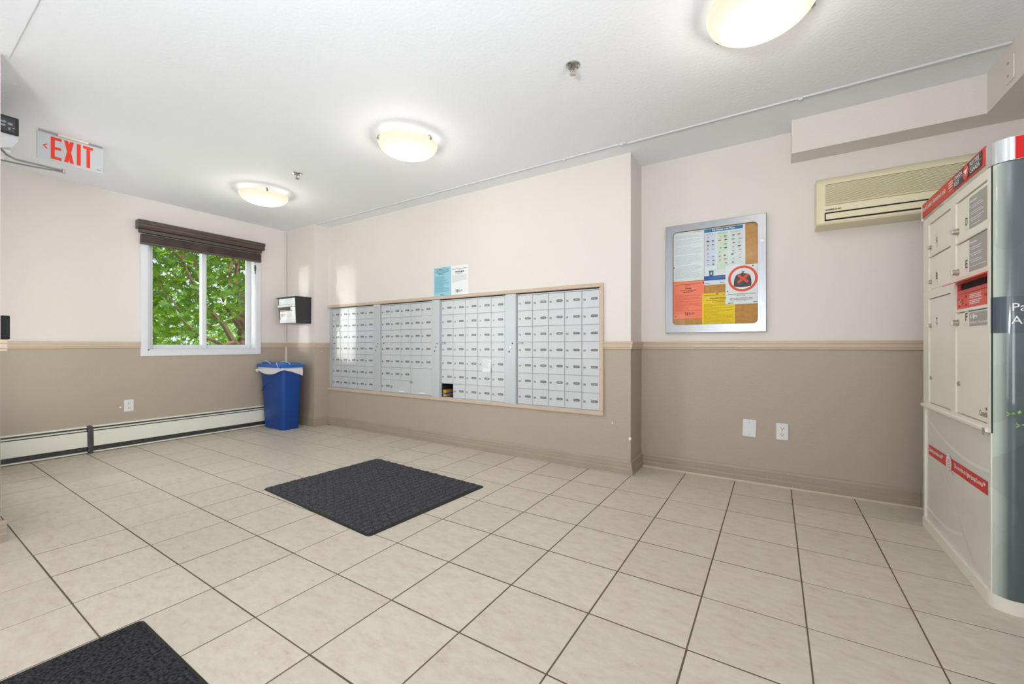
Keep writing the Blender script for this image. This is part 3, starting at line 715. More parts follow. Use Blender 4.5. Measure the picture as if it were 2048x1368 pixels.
def bank(n, x0, px0, px1, label):
    t = thing('mailbox_bank', label, 'mailbox', ((x0 + PW * 2.5), YM, .94), 'mailbox banks in the wall')
    x1 = x0 + PW * 5; z0 = TOPZ - 7 * RH
    g = MB()
    yb = YM + .24
    g.box(x0 - .004, x1 + .004, yb - .01, yb, z0, TOPZ, 1)
    for k in range(6): g.box(x0 + k * PW - .0012, x0 + k * PW + .0012, DY + .010, yb - .01, z0, TOPZ, 0)
    for k in range(8): g.box(x0, x1, DY + .010, yb - .01, TOPZ - k * RH - .0012, TOPZ - k * RH + .0012, 0)
    obj('case', g, ['steel', 'dark'], t)
    g = MB(); g.box(x0 - .008, x1 + .008, DY - .002, DY + .02, TOPZ + .0015, TOPZ + .010); g.box(x0 - .008, x1 + .008, DY - .002, DY + .02, z0 - .006, z0 - .001)
    g.box(x0 - .010, x0 - .002, DY - .002, DY + .02, z0, TOPZ); g.box(x1 + .002, x1 + .010, DY - .006, DY + .02, z0 - .004, TOPZ + .010)
    for k in range(1, 7):
        if n == 2 and k == 6: g.box(x0, x0 + PW * 3, DY - .0005, DY + .012, TOPZ - k * RH - .0012, TOPZ - k * RH + .0012); continue
        g.box(x0, x1, DY - .0005, DY + .012, TOPZ - k * RH - .0012, TOPZ - k * RH + .0012)
    obj('face_frame', g, 'alu2', t)
    g = MB(); g.bbox(px0, px1, (DY - .014) if n != 1 else DY + .012, DY + .03, z0 - .006, 1.439, .002); po = obj('post', g, 'alu2', t)
    if n != 1:
        xm = (px0 + px1) / 2
        g = MB(); g.cyl((xm + .004, .962), .010, 'y', DY - .020, DY - .014, 14); g.cyl((xm + .004, .962), .004, 'y', DY - .0215, DY - .020, 8); obj('key_cylinder', g, 'chrome', po)
        g = MB(); g.cyl((xm + .022, .998), .006, 'y', DY - .017, DY - .014, 10); g.cyl((xm - .012, .924), .006, 'y', DY - .017, DY - .014, 10); obj('screw_cap', g, 'dark', po)
    g = MB(); g.tube([(x0 - .006, DY - .006, 1.003), (x0 + .045, DY - .010, 1.003)], .0045, 8); g.cyl((x0 + .05, 1.003), .0055, 'y', DY - .016, DY - .002, 10, 1); obj('lever', g, ['alu2', 'lock'], t)
    for r_ in range(7):
        for c_ in range(5):
            if n == 2 and (r_ == 5 and c_ > 2 or r_ == 6 and c_ > 0): continue
            if n == 3 and r_ == 6 and c_ == 0: continue
            o = (x0 + (c_ + .5) * PW, DY + R.uniform(-.0006, .0006), TOPZ - (r_ + .5) * RH)
            d = put(door_me, 'door', o, t); d.rotation_euler = (R.uniform(-.004, .004), 0, R.uniform(-.006, .006))
            put(lock_me, 'lock', (o[0] - .0535, o[1], o[2] - .004), d)
            put(slot_me, 'name_slot', (o[0] + .030, o[1], o[2] + .001), d)
    if n == 2:
        for (c0, c1, r0, r1, lx) in ((3, 5, 5, 7, 3 * PW + .018), (1, 3, 6, 7, PW + .018)):
            a, b = x0 + c0 * PW + .0016, x0 + c1 * PW - .0016; zt, zb = TOPZ - r0 * RH - .0018, TOPZ - r1 * RH + .0018
            g = MB(); g.bbox(a, b, DY, DY + .01, zb, zt, .0016); d = obj('parcel_door', g, 'alu', t, label='wide blank parcel door')
            zl = (TOPZ - 6 * RH - .010) if r0 == 5 else (zb + zt) / 2 - .006
            g = MB(); g.cyl((x0 + lx, zl), .013, 'y', DY - .008, DY, 16); g.cyl((x0 + lx, zl), .009, 'y', DY - .012, DY - .008, 14); obj('lock', g, 'chrome', d)
            g = MB(); rect(g, (a + b) / 2 - .02, (a + b) / 2 + .06, zb + .012, zb + .024, (0, DY, 0), '-y', .0006); obj('sticker', g, 'paper', d)
    return t
bank(1, -4.607, -4.727, -4.632, 'mailbox bank at the far left, next to the corner column')
bank(2, -3.714, -3.8315, -3.725, 'second mailbox bank from the left, with wide blank parcel doors at its foot')
bank(3, -2.822, -2.9375, -2.834, 'third mailbox bank from the left, with one open dark box at lower left')
bank(4, -1.924, -2.045, -1.935, 'rightmost mailbox bank, nearest the alcove')
t = thing('mail_packet', 'yellow packet lying in the open mailbox', 'packet', (-2.80, YM + .06, .47))
g = MB(); g.bbox(-2.815, -2.775, YM + .012, YM + .12, .4685, .535, .006); obj('wrapper', g, 'packet', t)
g = MB(); g.box(-2.8155, -2.7745, YM + .010, YM + .121, .490, .505); obj('band', g, 'bluebar', t)

# ---- slip stuck on the third bank
M['papers_'] = M['paper']
def sheet(name, label, x0, x1, z0, z1, y, m_, group=None, tilt=0.0, curl=0.004):
    g = MB(); n = 6
    for a in range(n + 1):
        f_ = a / n; z = z0 + (z1 - z0) * f_
        yy = y - curl * (1 - f_) ** 2
        g.v += [(x0, yy, z), (x1, yy, z), (x0, yy + .0004, z), (x1, yy + .0004, z)]
    for a in range(n):
        b = 4 * a; g.f += [(b, b + 1, b + 5, b + 4), (b + 2, b + 6, b + 7, b + 3)]; g.m += [0, 0]
    o = obj(name, g, m_, None, label=label, category='notice')
    if group: o['group'] = group
    return o
o = sheet('paper_slip', 'small white slip stuck on the third mailbox bank', -2.302, -2.208, .732, .850, DY - .002, 'paper', curl=.012)
g = MB()
for k in range(7): greek(g, -2.294, -2.216, .835 - k * .011, .003, (0, DY - .003 - .012 * (k * .011 / .118) ** 2, 0), '-y', R.uniform(.6, 1), .0012)
obj('print_lines', g, 'ink2', o)

# ---- two notices above the mailboxes
o = sheet('notice_sheet', 'light blue printed notice taped above the mailboxes', -2.921, -2.698, 1.4735, 1.762, YM - .002, 'paper_blue', curl=.0)
g = MB(); O_ = (0, YM - .002, 0)
for k, (a, b) in enumerate(((.02, .2), (.035, .19), (.01, .2), (.045, .16), (.06, .14))): greek(g, -2.921 + a, -2.921 + b, 1.740 - k * .0125, .004, O_, '-y')
obj('heading_lines', g, 'ink', o)
g = MB()
for k in range(17): greek(g, -2.905, -2.712, 1.668 - k * .0095, .003, O_, '-y', R.uniform(.5, 1))
obj('print_lines', g, 'inkblue', o)
g = MB(); text(g, 'MRCM', (-2.81, YM - .002, 1.482), '-y', .010, bold=.02, align='c'); obj('logo', g, 'ink', o)
o = sheet('notice_sheet', 'white printed notice with a monogram, taped above the mailboxes', -2.695, -2.475, 1.4755, 1.762, YM - .002, 'paper', curl=.0)
g = MB(); greek(g, -2.68, -2.49, 1.726, .004, O_, '-y'); greek(g, -2.61, -2.57, 1.716, .003, O_, '-y'); greek(g, -2.64, -2.53, 1.694, .011, O_, '-y'); greek(g, -2.62, -2.55, 1.681, .004, O_, '-y')
obj('heading_lines', g, 'ink', o)
g = MB()
for k in range(8): greek(g, -2.68, -2.49, 1.664 - k * .0095, .0028, O_, '-y', (1, 1, .9, 1, 1, .95, .5, .12)[k])
obj('print_lines', g, 'ink2', o)
def monogram(parent, x, y, z, s=1.0):
    g = MB(); serif_m(g, (x, y, z), '-y', .030 * s, .033 * s); text(g, 'RCM', (x + .038 * s, y, z + .006 * s), '-y', .020 * s, .044 * s, 0.0)
    return obj('logo', g, 'ink', parent)
monogram(o, -2.635, YM - .002, 1.497)

# ================================================================== DROP BOX ON THE COLUMN
t = thing('drop_box', 'black plastic wall drop box with a white label above the blue bin', 'box', (-4.93, YC, 1.24))
g = MB(); bx0, bx1, by0 = -5.118, -4.745, 2.735
ring = lambda a, b, c, d, z: [(a, c, z), (b, c, z), (b, d, z), (a, d, z)]
g.loft([ring(bx0 + .020, bx1 - .004, by0 + .012, YC, 1.242), ring(bx0, bx1, by0, YC, 1.545)]); obj('body', g, 'black', t)
g = MB(); g.bbox(bx0 - .022, bx1 + .008, by0 - .010, YC, 1.546, 1.560, .003); obj('lid', g, 'black', t)
def slant(z): return by0 + .012 * (1.545 - z) / .303
def fpanel(name, x0, x1, z0, z1, m_, pr=.004, **k):
    g = MB(); a, b = slant(z0) - pr, slant(z1) - pr
    g.add([(x0, a, z0), (x1, a, z0), (x1, b, z1), (x0, b, z1), (x0, a + pr, z0), (x1, a + pr, z0), (x1, b + pr, z1), (x0, b + pr, z1)],
          [(0, 1, 2, 3), (0, 4, 5, 1), (1, 5, 6, 2), (2, 6, 7, 3), (3, 7, 4, 0)]); return obj(name, g, m_, t, **k)
fpanel('upper_window', bx0 + .030, bx1 - .006, 1.468, 1.538, 'paper_cool', label='pale upper window')
fpanel('white_bar', bx0 + .006, bx1 - .004, 1.440, 1.464, 'white', .010)
lb = fpanel('label_card', bx0 + .046, bx1 - .006, 1.285, 1.434, 'paper', label='white printed label card')
fpanel('lower_bar', bx0 + .040, bx1 - .004, 1.247, 1.284, 'white', .008)
g = MB(); rect(g, bx0 + .048, bx1 - .1, 1.400, 1.433, (0, slant(1.41) - .004, 0), '-y', .001); obj('dark_header', g, 'navy', lb)
g = MB(); rect(g, bx0 + .048, bx1 - .06, 1.388, 1.397, (0, slant(1.39) - .004, 0), '-y', .001); obj('red_stripe', g, 'rred', lb)
g = MB(); serif_m(g, (bx0 + .062, slant(1.33) - .005, 1.322), '-y', .040, .036); text(g, 'RCM', (bx0 + .102, slant(1.33) - .004, 1.330), '-y', .026, .050)
obj('logo', g, 'ink', lb)
g = MB()
for k in range(5): greek(g, bx0 + .19, bx1 - .02, 1.365 - k * .012, .003, (0, slant(1.32) - .0045, 0), '-y', R.uniform(.6, 1))
obj('print_lines', g, 'ink2', lb)

# ================================================================== BLUE RECYCLING BIN
t = thing('recycling_bin', 'tall slim blue recycling bin with lid and white liner in the corner', 'bin', (-4.97, 2.70, 0))
def rring(x0, x1, y0, y1, r, z, n=5, fy=0): return [(u, v, z) for u, v in rr(x0, x1, y0, y1, r, n)]
g = MB(); g.loft([rring(-5.165, -4.762, 2.598, 2.795, .035, 0.002), rring(-5.168, -4.760, 2.595, 2.797, .035, .02), rring(-5.222, -4.722, 2.580, 2.812, .035, .70)]); obj('body', g, 'bin', t, smooth=True)
g = MB(); g.tube([(-5.17 - .012 * k / 8, 2.583 + .0035, .44 + .13 * math.sin(k / 8 * math.pi / 2)) if False else (-5.19 + .19 * k / 10, 2.5845 - .001 * k / 10, .435 + .115 * math.sin(k / 10 * math.pi / 2)) for k in range(11)], .006, 6); obj('moulded_ridge', g, 'bin', t, smooth=True)
def lidring(z, e): return rring(-5.275 - e, -4.700 + e, 2.556 - e, 2.835 + e, .03, z)
g = MB(); g.loft([lidring(.722, 0), lidring(.750, .004), lidring(.757, 0), lidring(.760, -.012)]); ld = obj('lid', g, 'lid', t, smooth=True)
for s_ in (-1, 1):
    cx = -4.987 + s_ * .155
    g = MB(); g.tube([(cx - .12 + .024 * k, 2.60 if s_ < 0 else 2.66, .760 + .034 * math.sin(k / 10 * math.pi)) for k in range(11)], .006, 6); obj('lid_handle', g, 'lidedge', ld, smooth=True)
    g = MB(); g.loft([[(cx - .11, 2.61, .758), (cx + .11, 2.61, .758), (cx + .11, 2.80, .758), (cx - .11, 2.80, .758)], [(cx - .08, 2.62, .778), (cx + .08, 2.62, .778), (cx + .08, 2.79, .772), (cx - .08, 2.79, .772)]]); obj('flap', g, 'lid', ld)
# liner: a skirt of film under the lid with a sagging hem
def skirt(pts, drop, lift=.008):
    m = MB(); n = len(pts)
    for k, p in enumerate(pts):
        nx, ny = p[2], p[3]
        for z, e in ((.724, .0), ((.724 + drop[k]) / 2, .012), (drop[k], .007)):
            m.v.append((p[0] + nx * (e + lift), p[1] + ny * (e + lift), z + (R.uniform(-.003, .003) if e else 0)))
    for k in range(n - 1):
        for q in range(2):
            a = 3 * k + q; m.f.append((a, a + 3, a + 4, a + 1)); m.m.append(0)
    return m
front = [(-5.232 + .505 * k / 20, 2.577, 0, -1) for k in range(21)]
right = [(-4.722, 2.585 + .22 * k / 8, 1, 0) for k in range(9)]
drops = [.690 - .050 * math.sin(math.pi * min(1, k / 19)) ** .8 for k in range(21)] + [.700 - .008 * k if k < 4 else .668 - .012 * (k - 4) for k in range(9)]
g = skirt(front + right, drops); obj('liner', g, 'bagw', t, smooth=True)
g = MB(); g.tube([(-5.235, 2.566, .688)] + [(-5.232 + .505 * k / 20, 2.560, drops[k] + .002) for k in range(0, 21, 2)] + [(-4.706, 2.60, .704), (-4.704, 2.70, .67), (-4.704, 2.80, .63)], .004, 5); obj('liner_hem', g, 'bagw', t, smooth=True)
g = MB(); g.lathe(-5.262, 2.572, [(.004, .70), (.022, .692), (.026, .678), (.018, .664), (.006, .655)], 8); obj('liner_knot', g, 'bagw', t, smooth=True)
g = MB(); g.tube([(-4.86, 2.60, .775), (-4.84, 2.57, .782), (-4.80, 2.552, .76), (-4.765, 2.548, .728), (-4.71, 2.56, .690)], .003, 5); obj('liner_string', g, 'bagw', t, smooth=True)

# ================================================================== WALL PLATES
def receptacle(m, cu, cv, o_, face):
    flat(m, rr(cu - .016, cu + .016, cv - .014, cv + .014, .012, 4), o_, face, .0010, 0)
    rect(m, cu - .0085, cu - .0055, cv - .001, cv + .008, o_, face, .0016, 1); rect(m, cu + .0055, cu + .0085, cv - .001, cv + .007, o_, face, .0016, 1)
    flat(m, ell(.0032, .0032, cu, cv - .0075, 10), o_, face, .0016, 1)
def outlet(label, origin, face, tilt=0, w_=.072, h_=.115):
    u, v, n = FACE[face]; O = Vector(origin)
    t = thing('wall_outlet', label, 'outlet', origin, 'duplex outlets')
    def bx(m, a, b, c, d, e, f_, bev):
        p0 = O + u * a + v * c + n * e; p1 = O + u * b + v * d + n * f_
        m.bbox(p0.x, p1.x, p0.y, p1.y, p0.z, p1.z, bev)
    g = MB(); bx(g, -w_ / 2, w_ / 2, -h_ / 2, h_ / 2, 0, .007, .003); obj('cover_plate', g, 'white', t)
    for cv in (.021, -.021):
        g = MB(); receptacle(g, 0, cv, tuple(O + n * .007), face); obj('receptacle', g, ['ivory', 'dark'], t)
    g = MB(); flat(g, ell(.003, .003, 0, 0, 8), tuple(O + n * .007), face, .001); obj('screw', g, 'steel', t)
outlet('white duplex outlet on the window wall above the heater', (XW, 1.402, .396), '+x')
outlet('white duplex outlet on the alcove wall, right of the blank plate', (.047, YA, .383), '-y')
t = thing('blank_plate', 'white blank cover plate, slightly crooked, on the alcove wall', 'plate', (-.150, YA, .387)); t.rotation_euler = (0, .035, 0)
g = MB(); g.bbox(-.150 - .042, -.150 + .042, YA - .007, YA, .387 - .062, .387 + .062, .003); obj('cover_plate', g, 'white', t)
for dz in (.042, -.042):
    g = MB(); g.cyl((-.150, .387 + dz), .004, 'y', YA - .0085, YA - .007, 10); obj('screw', g, 'steel', t)
# chipped paint
for nm, lb, x, y, z, s_, f_ in (('paint_chip', 'chipped white paint on the corner left of the alcove', XA - .006, YM, .273, .010, '-y'), ('paint_chip', 'small chip of bare plaster below the right end of the mailboxes', -1.06, YM, .38, .006, '-y'),
                                ('paint_chip', 'small chip of bare plaster on the taupe side of the corner column', XC, 3.03, .905, .006, '+x'), ('paint_chip', 'small chip of bare plaster left of the outlet on the window wall', XW, 1.34, .385, .008, '+x')):
    g = MB(); flat(g, [(s_ * R.uniform(.6, 1.2) * math.cos(a), 1.3 * s_ * R.uniform(.6, 1.2) * math.sin(a)) for a in [k * .7 for k in range(9)]], (x, y, z), f_, .0006)
    obj(nm, g, 'chip', None, label=lb, category='paint chip', fix=False)

# ================================================================== NOTICE BOARD
bx0, bx1, bz0, bz1 = -.721, -.046, 1.078, 1.910; ix0, ix1, iz0, iz1 = -.669, -.097, 1.138, 1.860
t = thing('notice_board', 'locked stainless steel notice board with cork back in the alcove', 'notice board', (-.38, YA, 1.08))
inner = rr(ix0, ix1, iz0, iz1, .032, 6); n_ = len(inner); oc = []
cxm, czm = (ix0 + ix1) / 2, (iz0 + iz1) / 2
for k, (a, b) in enumerate(inner):           # matching point on the outer rectangle
    q = k // 7; c4 = [(bx1, bz1), (bx0, bz1), (bx0, bz0), (bx1, bz0)][q]; f_ = (k % 7) / 6
    if q == 0: p = (bx1, b) if f_ < .5 else (a, bz1)
    if q == 1: p = (a, bz1) if f_ < .5 else (bx0, b)
    if q == 2: p = (bx0, b) if f_ < .5 else (a, bz0)
    if q == 3: p = (a, bz0) if f_ < .5 else (bx1, b)
    if k % 7 == 3: p = c4
    oc.append(p)
g = MB(); yf, yk = YA - .028, YA
rings = [[(a, yk, b) for a, b in oc], [(a, yf + .002, b) for a, b in oc], [(a + (.002 if a < cxm else -.002), yf, b + (.002 if b < czm else -.002)) for a, b in oc], [(a, yf, b) for a, b in inner], [(a, YA - .012, b) for a, b in inner]]
g.loft(rings, cap=False); fr = obj('frame', g, 'frame', t)
g = MB(); g.prism([(a, b) for a, b in rr(ix0 - .01, ix1 + .01, iz0 - .01, iz1 + .01, .03, 5)], 'y', YA - .006, YA - .0005); obj('cork_panel', g, 'cork', t)
g = MB(); g.prism([(a, b) for a, b in rr(ix0 - .004, ix1 + .004, iz0 - .004, iz1 + .004, .03, 5)], 'y', YA - .019, YA - .016); obj('glass_pane', g, 'boardglass', t)
for z in (1.718, 1.278):
    g = MB(); g.cyl((-.072, z), .010, 'y', yf - .004, yf, 16); g.cyl((-.072, z), .006, 'y', yf - .006, yf - .004, 12); obj('lock', g, 'steel', t)
PY_ = YA - .0075
def card(name, label, x0, x1, z0, z1, m_, lay):
    y = PY_ - lay * .0011
    g = MB(); g.box(x0, x1, y, y + .0006, z0, z1); return obj(name, g, m_, None, label=label, category='notice'), (0, y, 0)
def pin(o, x, z, y):
    g = MB(); g.cyl((x, z), .0045, 'y', y - .004, y, 10); obj('pin', g, 'ink', o)
# white text sheet
o, O = card('notice_sheet', 'plain white text sheet at upper left inside the notice board', -.666, -.449, 1.477, 1.857, 'paper_cool', 0)
g = MB(); greek(g, -.52, -.462, 1.846, .003, O, '-y')
for k in range(38):
    if k in (3, 9, 17, 26): continue
    greek(g, -.652, -.462, 1.828 - k * .0088, .0022, O, '-y', R.choice([1, 1, 1, .9, .95, .6]))
obj('print_lines', g, 'ink2', o); pin(o, -.662, 1.585, O[1])
# salmon notice
o, O = card('notice_sheet', 'salmon pink notice at lower left inside the notice board', -.666, -.447, 1.187, 1.4725, 'paper_orange', 1)
g = MB(); greek(g, -.655, -.47, 1.449, .003, O, '-y'); greek(g, -.58, -.545, 1.437, .003, O, '-y'); text(g, 'Notice', (-.558, O[1], 1.415), '-y', .012, .045, .025, 'c'); greek(g, -.615, -.5, 1.402, .004, O, '-y'); greek(g, -.595, -.525, 1.389, .004, O, '-y')
obj('heading_lines', g, 'ink', o)
g = MB()
for k in range(15): greek(g, -.652, -.464, 1.371 - k * .0088, .0026, O, '-y', R.choice([1, .9, .5, 1, .3]))
obj('print_lines', g, 'inkorange', o)
monogram(o, -.585, O[1], 1.211, .85); pin(o, -.650, 1.206, O[1]); pin(o, -.453, 1.455, O[1])
# waste poster
o, O = card('waste_poster', 'tall waste sorting poster with blue header inside the notice board', -.446, -.176, 1.434, 1.857, 'paper_cool', 2)
g = MB(); rect(g, -.445, -.191, 1.829, 1.853, O, '-y', .0004); h_ = obj('header', g, 'hdrblue', o)
g = MB(); text(g, 'Put Waste in its Place', (-.318, O[1], 1.8365), '-y', .0105, .150, .03, 'c', .0009); obj('lettering', g, 'txtwhite', h_)
for (a, b, zb, cm, seed) in ((-.443, -.368, 1.575, 'colblue', 1), (-.360, -.284, 1.545, 'colgreen', 2), (-.277, -.190, 1.575, 'colgrey', 3)):
    g = MB(); rect(g, a, b, zb, 1.822, O, '-y', .0004); c_ = obj('column', g, cm, o)
    rp = random.Random(seed); g = MB(); greek(g, a + .008, b - .008, 1.815, .0022, O, '-y', 1, .0008, 3); greek(g, a + .012, b - .014, 1.808, .002, O, '-y', 1, .0008, 3)
    for r_ in range(8):
        for q in (0, 1):
            if rp.random() < .1: continue
            cu = a + (b - a) * (.28 + .46 * q) + rp.uniform(-.004, .004); cv = 1.788 - r_ * .0285 + rp.uniform(-.003, .003); s_ = rp.uniform(.006, .0125)
            mi = rp.choice({1: [0, 0, 3, 3], 2: [1, 1, 0, 2], 3: [0, 3, 2, 3]}[seed])
            flat(g, [(cu + s_ * 1.25 * rp.uniform(.5, 1.1) * math.cos(k * .785), cv + s_ * .62 * rp.uniform(.5, 1.1) * math.sin(k * .785)) for k in range(8)], O, '-y', .0008, mi)
            greek(g, cu - .012, cu + .012, cv - .013, .0015, O, '-y', rp.uniform(.5, 1), .0008, 3)
    obj('pictures', g, ['icon_dark', 'icon_brown', 'icon_pink', 'icon_grey'], c_)
g = MB(); rect(g, -.446, -.180, 1.468, 1.502, O, '-y', .0004); bb = obj('blue_band', g, 'bluebar', o)
g = MB()
for k in range(4): flat(g, [(-.44, 1.474 + k * .006), (-.30, 1.482 + k * .005), (-.20, 1.472 + k * .007), (-.30, 1.484 + k * .005)], O, '-y', .0008)
obj('highlights', g, 'icon_grey', bb)
for x, m_ in ((-.398, 'binblue'), (-.285, 'bingreen')):
    g = MB(); flat(g, [(x - .013, 1.502), (x + .013, 1.502), (x + .016, 1.535), (x - .016, 1.535)], O, '-y', .0006); rect(g, x - .018, x + .018, 1.535, 1.541, O, '-y', .0006); rect(g, x - .005, x + .005, 1.512, 1.526, O, '-y', .0009, 1); obj('printed_bin', g, [m_, 'paper_cool'], o)
g = MB(); greek(g, -.440, -.412, 1.446, .004, O, '-y'); greek(g, -.34, -.312, 1.446, .004, O, '-y'); obj('print_lines', g, 'ink', o)
# yellow notice
o, O = card('notice_sheet', 'bright yellow notice at the bottom of the notice board', -.461, -.240, 1.134, 1.372, 'paper_yellow', 3)
g = MB(); greek(g, -.45, -.30, 1.353, .003, O, '-y'); text(g, 'Important Notice', (-.350, O[1], 1.328), '-y', .011, .105, .02, 'c'); greek(g, -.435, -.265, 1.315, .003, O, '-y'); greek(g, -.39, -.31, 1.303, .003, O, '-y')
obj('heading_lines', g, 'ink', o)
g = MB()
for k in range(17): greek(g, -.448, -.256, 1.287 - k * .0087, .0024, O, '-y', R.choice([1, 1, .9, .5, .3, 1]))
obj('print_lines', g, 'inkyellow', o); pin(o, -.358, 1.364, O[1])
# no-bags sign
o, O = card('no_bags_sign', 'white sign with a crossed-out black bag inside the notice board', -.303, -.098, 1.281, 1.563, 'paper', 4)
def annulus(m, cu, cv, r0, r1, O, lift, mi, n=40, asp=1.0):
    u, v, nn = FACE['-y']; oo = Vector(O)
    vs_ = [oo + u * (cu + r * math.cos(2 * math.pi * k / n)) + v * (cv + asp * r * math.sin(2 * math.pi * k / n)) + nn * lift for r in (r0, r1) for k in range(n)]
    m.add(vs_, [(k, (k + 1) % n, n + (k + 1) % n, n + k) for k in range(n)], mi)
g = MB(); annulus(g, -.192, 1.464, .077, .0935, O, .0009, 0, asp=1.0); obj('red_ring', g, 'signred', o)
g = MB(); bag = [(-.062, -.052), (-.058, -.062), (-.02, -.068), (.03, -.068), (.056, -.062), (.060, -.05), (.058, -.005), (.050, .026), (.036, .040), (.010, .046), (.004, .052), (-.006, .052), (-.012, .046), (-.038, .040), (-.052, .022), (-.060, -.01)]
flat(g, [(-.192 + a * .92, 1.462 + b * .86) for a, b in bag], O, '-y', .0006); obj('bag_picture', g, 'bagdark', o)
g = MB()
for a, b in ((-.5, .018), (.4, .02), (1.3, .012)): flat(g, [(-.192, 1.505), (-.192 + .012 * math.cos(a + 1.2), 1.505 + .010), (-.192 + b * math.cos(a), 1.512 + b * .6 * abs(math.sin(a)))], O, '-y', .0008)
obj('bag_tie', g, 'bagtie', o)
g = MB()
for s_ in (-1, 1):
    c_, sn = math.cos(.72), math.sin(.72) * s_
    flat(g, [(-.190 + a * c_ - b * sn, 1.464 + a * sn + b * c_) for a, b in ((-.043, -.009), (.043, -.009), (.043, .009), (-.043, .009))], O, '-y', .0010 + .0002 * s_)
obj('red_cross', g, 'signred', o)
g = MB()
text(g, 'Please do not place recycling in', (-.200, O[1], 1.352), '-y', .0065, .172, .02, 'c'); text(g, 'bin in bags.', (-.200, O[1], 1.3415), '-y', .0065, .058, .02, 'c')
text(g, 'Place your items in a clear', (-.200, O[1], 1.322), '-y', .0065, .142, .02, 'c'); text(g, 'bag or loose inside the bin.', (-.200, O[1], 1.3115), '-y', .0065, .148, .02, 'c'); greek(g, -.235, -.17, 1.301, .0016, O, '-y')
greek(g, -.285, -.252, 1.288, .005, O, '-y'); greek(g, -.125, -.102, 1.290, .005, O, '-y'); obj('lettering', g, 'ink', o)
pin(o, -.289, 1.377, O[1]); pin(o, -.128, 1.551, O[1])

# ================================================================== AIR CONDITIONER
t = thing('air_conditioner', 'yellowed wall air conditioner with louvred grille in the alcove', 'air conditioner', (.67, YA, 1.74))
AX0, AX1 = .228, 1.118
prof = [(YA, 2.056), (3.31, 2.048), (3.275, 2.030), (3.258, 2.000), (3.252, 1.985), (3.248, 1.865), (3.250, 1.842), (3.252, 1.752), (3.262, 1.742), (YA, 1.738)]
g = MB(); sl = .022
P = lambda x, s_: [(x, (y if y == YA else YA - (YA - y) * s_), 1.9 + (z - 1.9) * (1 if s_ == 1 else .985)) for y, z in prof]
g.loft([P(AX0, .90), P(AX0 + sl, 1), P(AX1 - sl, 1), P(AX1, .90)]); body = obj('body', g, 'ac', t, smooth=True)
g = MB(); NS = 20
for k in range(NS):
    z = 1.860 + k * (.128 / NS); y = 3.2485 + max(0, z - 1.9) * .05
    g.box(AX0 + .040, AX1 - .04, y - .0025, y + .001, z, z + .0034)
obj('grille', g, 'ac', t)
g = MB(); g.add([(AX0 + .044, 3.2478, 1.857), (AX1 - .044, 3.2478, 1.857), (AX1 - .044, 3.2515, 1.990), (AX0 + .044, 3.2515, 1.990)], [(0, 1, 2, 3)]); obj('grille_back', g, 'acdark', t)
g = MB(); g.box(AX0 + .040, AX1 - .04, 3.2485, 3.2525, 1.762, 1.815); obj('outlet_slot', g, 'dark', t)
g = MB(); g.bbox(AX0 + .046, AX1 - .046, 3.2445, 3.249, 1.770, 1.806, .002); obj('louvre', g, 'ac', t)
for x in (.285, .60, .90):
    g = MB(); g.prism([(x - .014, 1.770), (x + .014, 1.770), (x, 1.763)], 'y', 3.2455, 3.249); obj('louvre_tab', g, 'dark', t)
g = MB(); text(g, 'SAMSUNG', (AX0 + .044, 3.249, 1.826), '-y', .009, .078, .03, lift=.0016); obj('lettering', g, 'icon_dark', t)

# ================================================================== CEILING LAMPS AND SPRINKLERS
def ceiling_lamp(x, y, label, rot):
    t = thing('ceiling_lamp', label, 'ceiling lamp', (x, y, ZC), 'flush ceiling lamps')
    g = MB(); g.lathe(x, y, [(.0, ZC), (.150, ZC), (.152, ZC - .010), (.146, ZC - .018), (.0, ZC - .018)], 40); obj('canopy', g, 'white', t, smooth=True)
    prof = [(.206, ZC - .036), (.203, ZC - .043)] + [(.203 * math.cos(a), ZC - .043 - .080 * math.sin(a)) for a in [k * math.pi / 2 / 12 for k in range(1, 13)]]
    prof[-1] = (.0005, ZC - .123)
    inner = [(r * .975, z + .004) for r, z in prof[:-1]][::-1]
    g = MB(); g.lathe(x, y, prof, 48); obj('glass_bowl', g, 'lampglass', t, origin=(x, y, ZC - .04), smooth=True)
    for k in range(3):
        a = rot + k * 2.094; cx, cy = x + .203 * math.cos(a), y + .203 * math.sin(a)
        g = MB(); g.tube([(x + .14 * math.cos(a), y + .14 * math.sin(a), ZC - .014), (cx, cy, ZC - .026), (x + .212 * math.cos(a), y + .212 * math.sin(a), ZC - .040), (x + .203 * math.cos(a), y + .203 * math.sin(a), ZC - .056)], .0055, 6)
        g.lathe(x + .208 * math.cos(a), y + .208 * math.sin(a), [(.001, ZC - .034), (.008, ZC - .037), (.009, ZC - .048), (.001, ZC - .054)], 10); obj('clip', g, 'nickel', t, smooth=True)
ceiling_lamp(-4.10, 2.06, 'domed glass ceiling lamp nearest the window', 1.75)
ceiling_lamp(-2.19, 2.08, 'domed glass ceiling lamp between the two sprinklers, above the floor mat', 2.15)
ceiling_lamp(-.05, 2.03, 'domed glass ceiling lamp at the top edge, nearest the camera', 2.55)
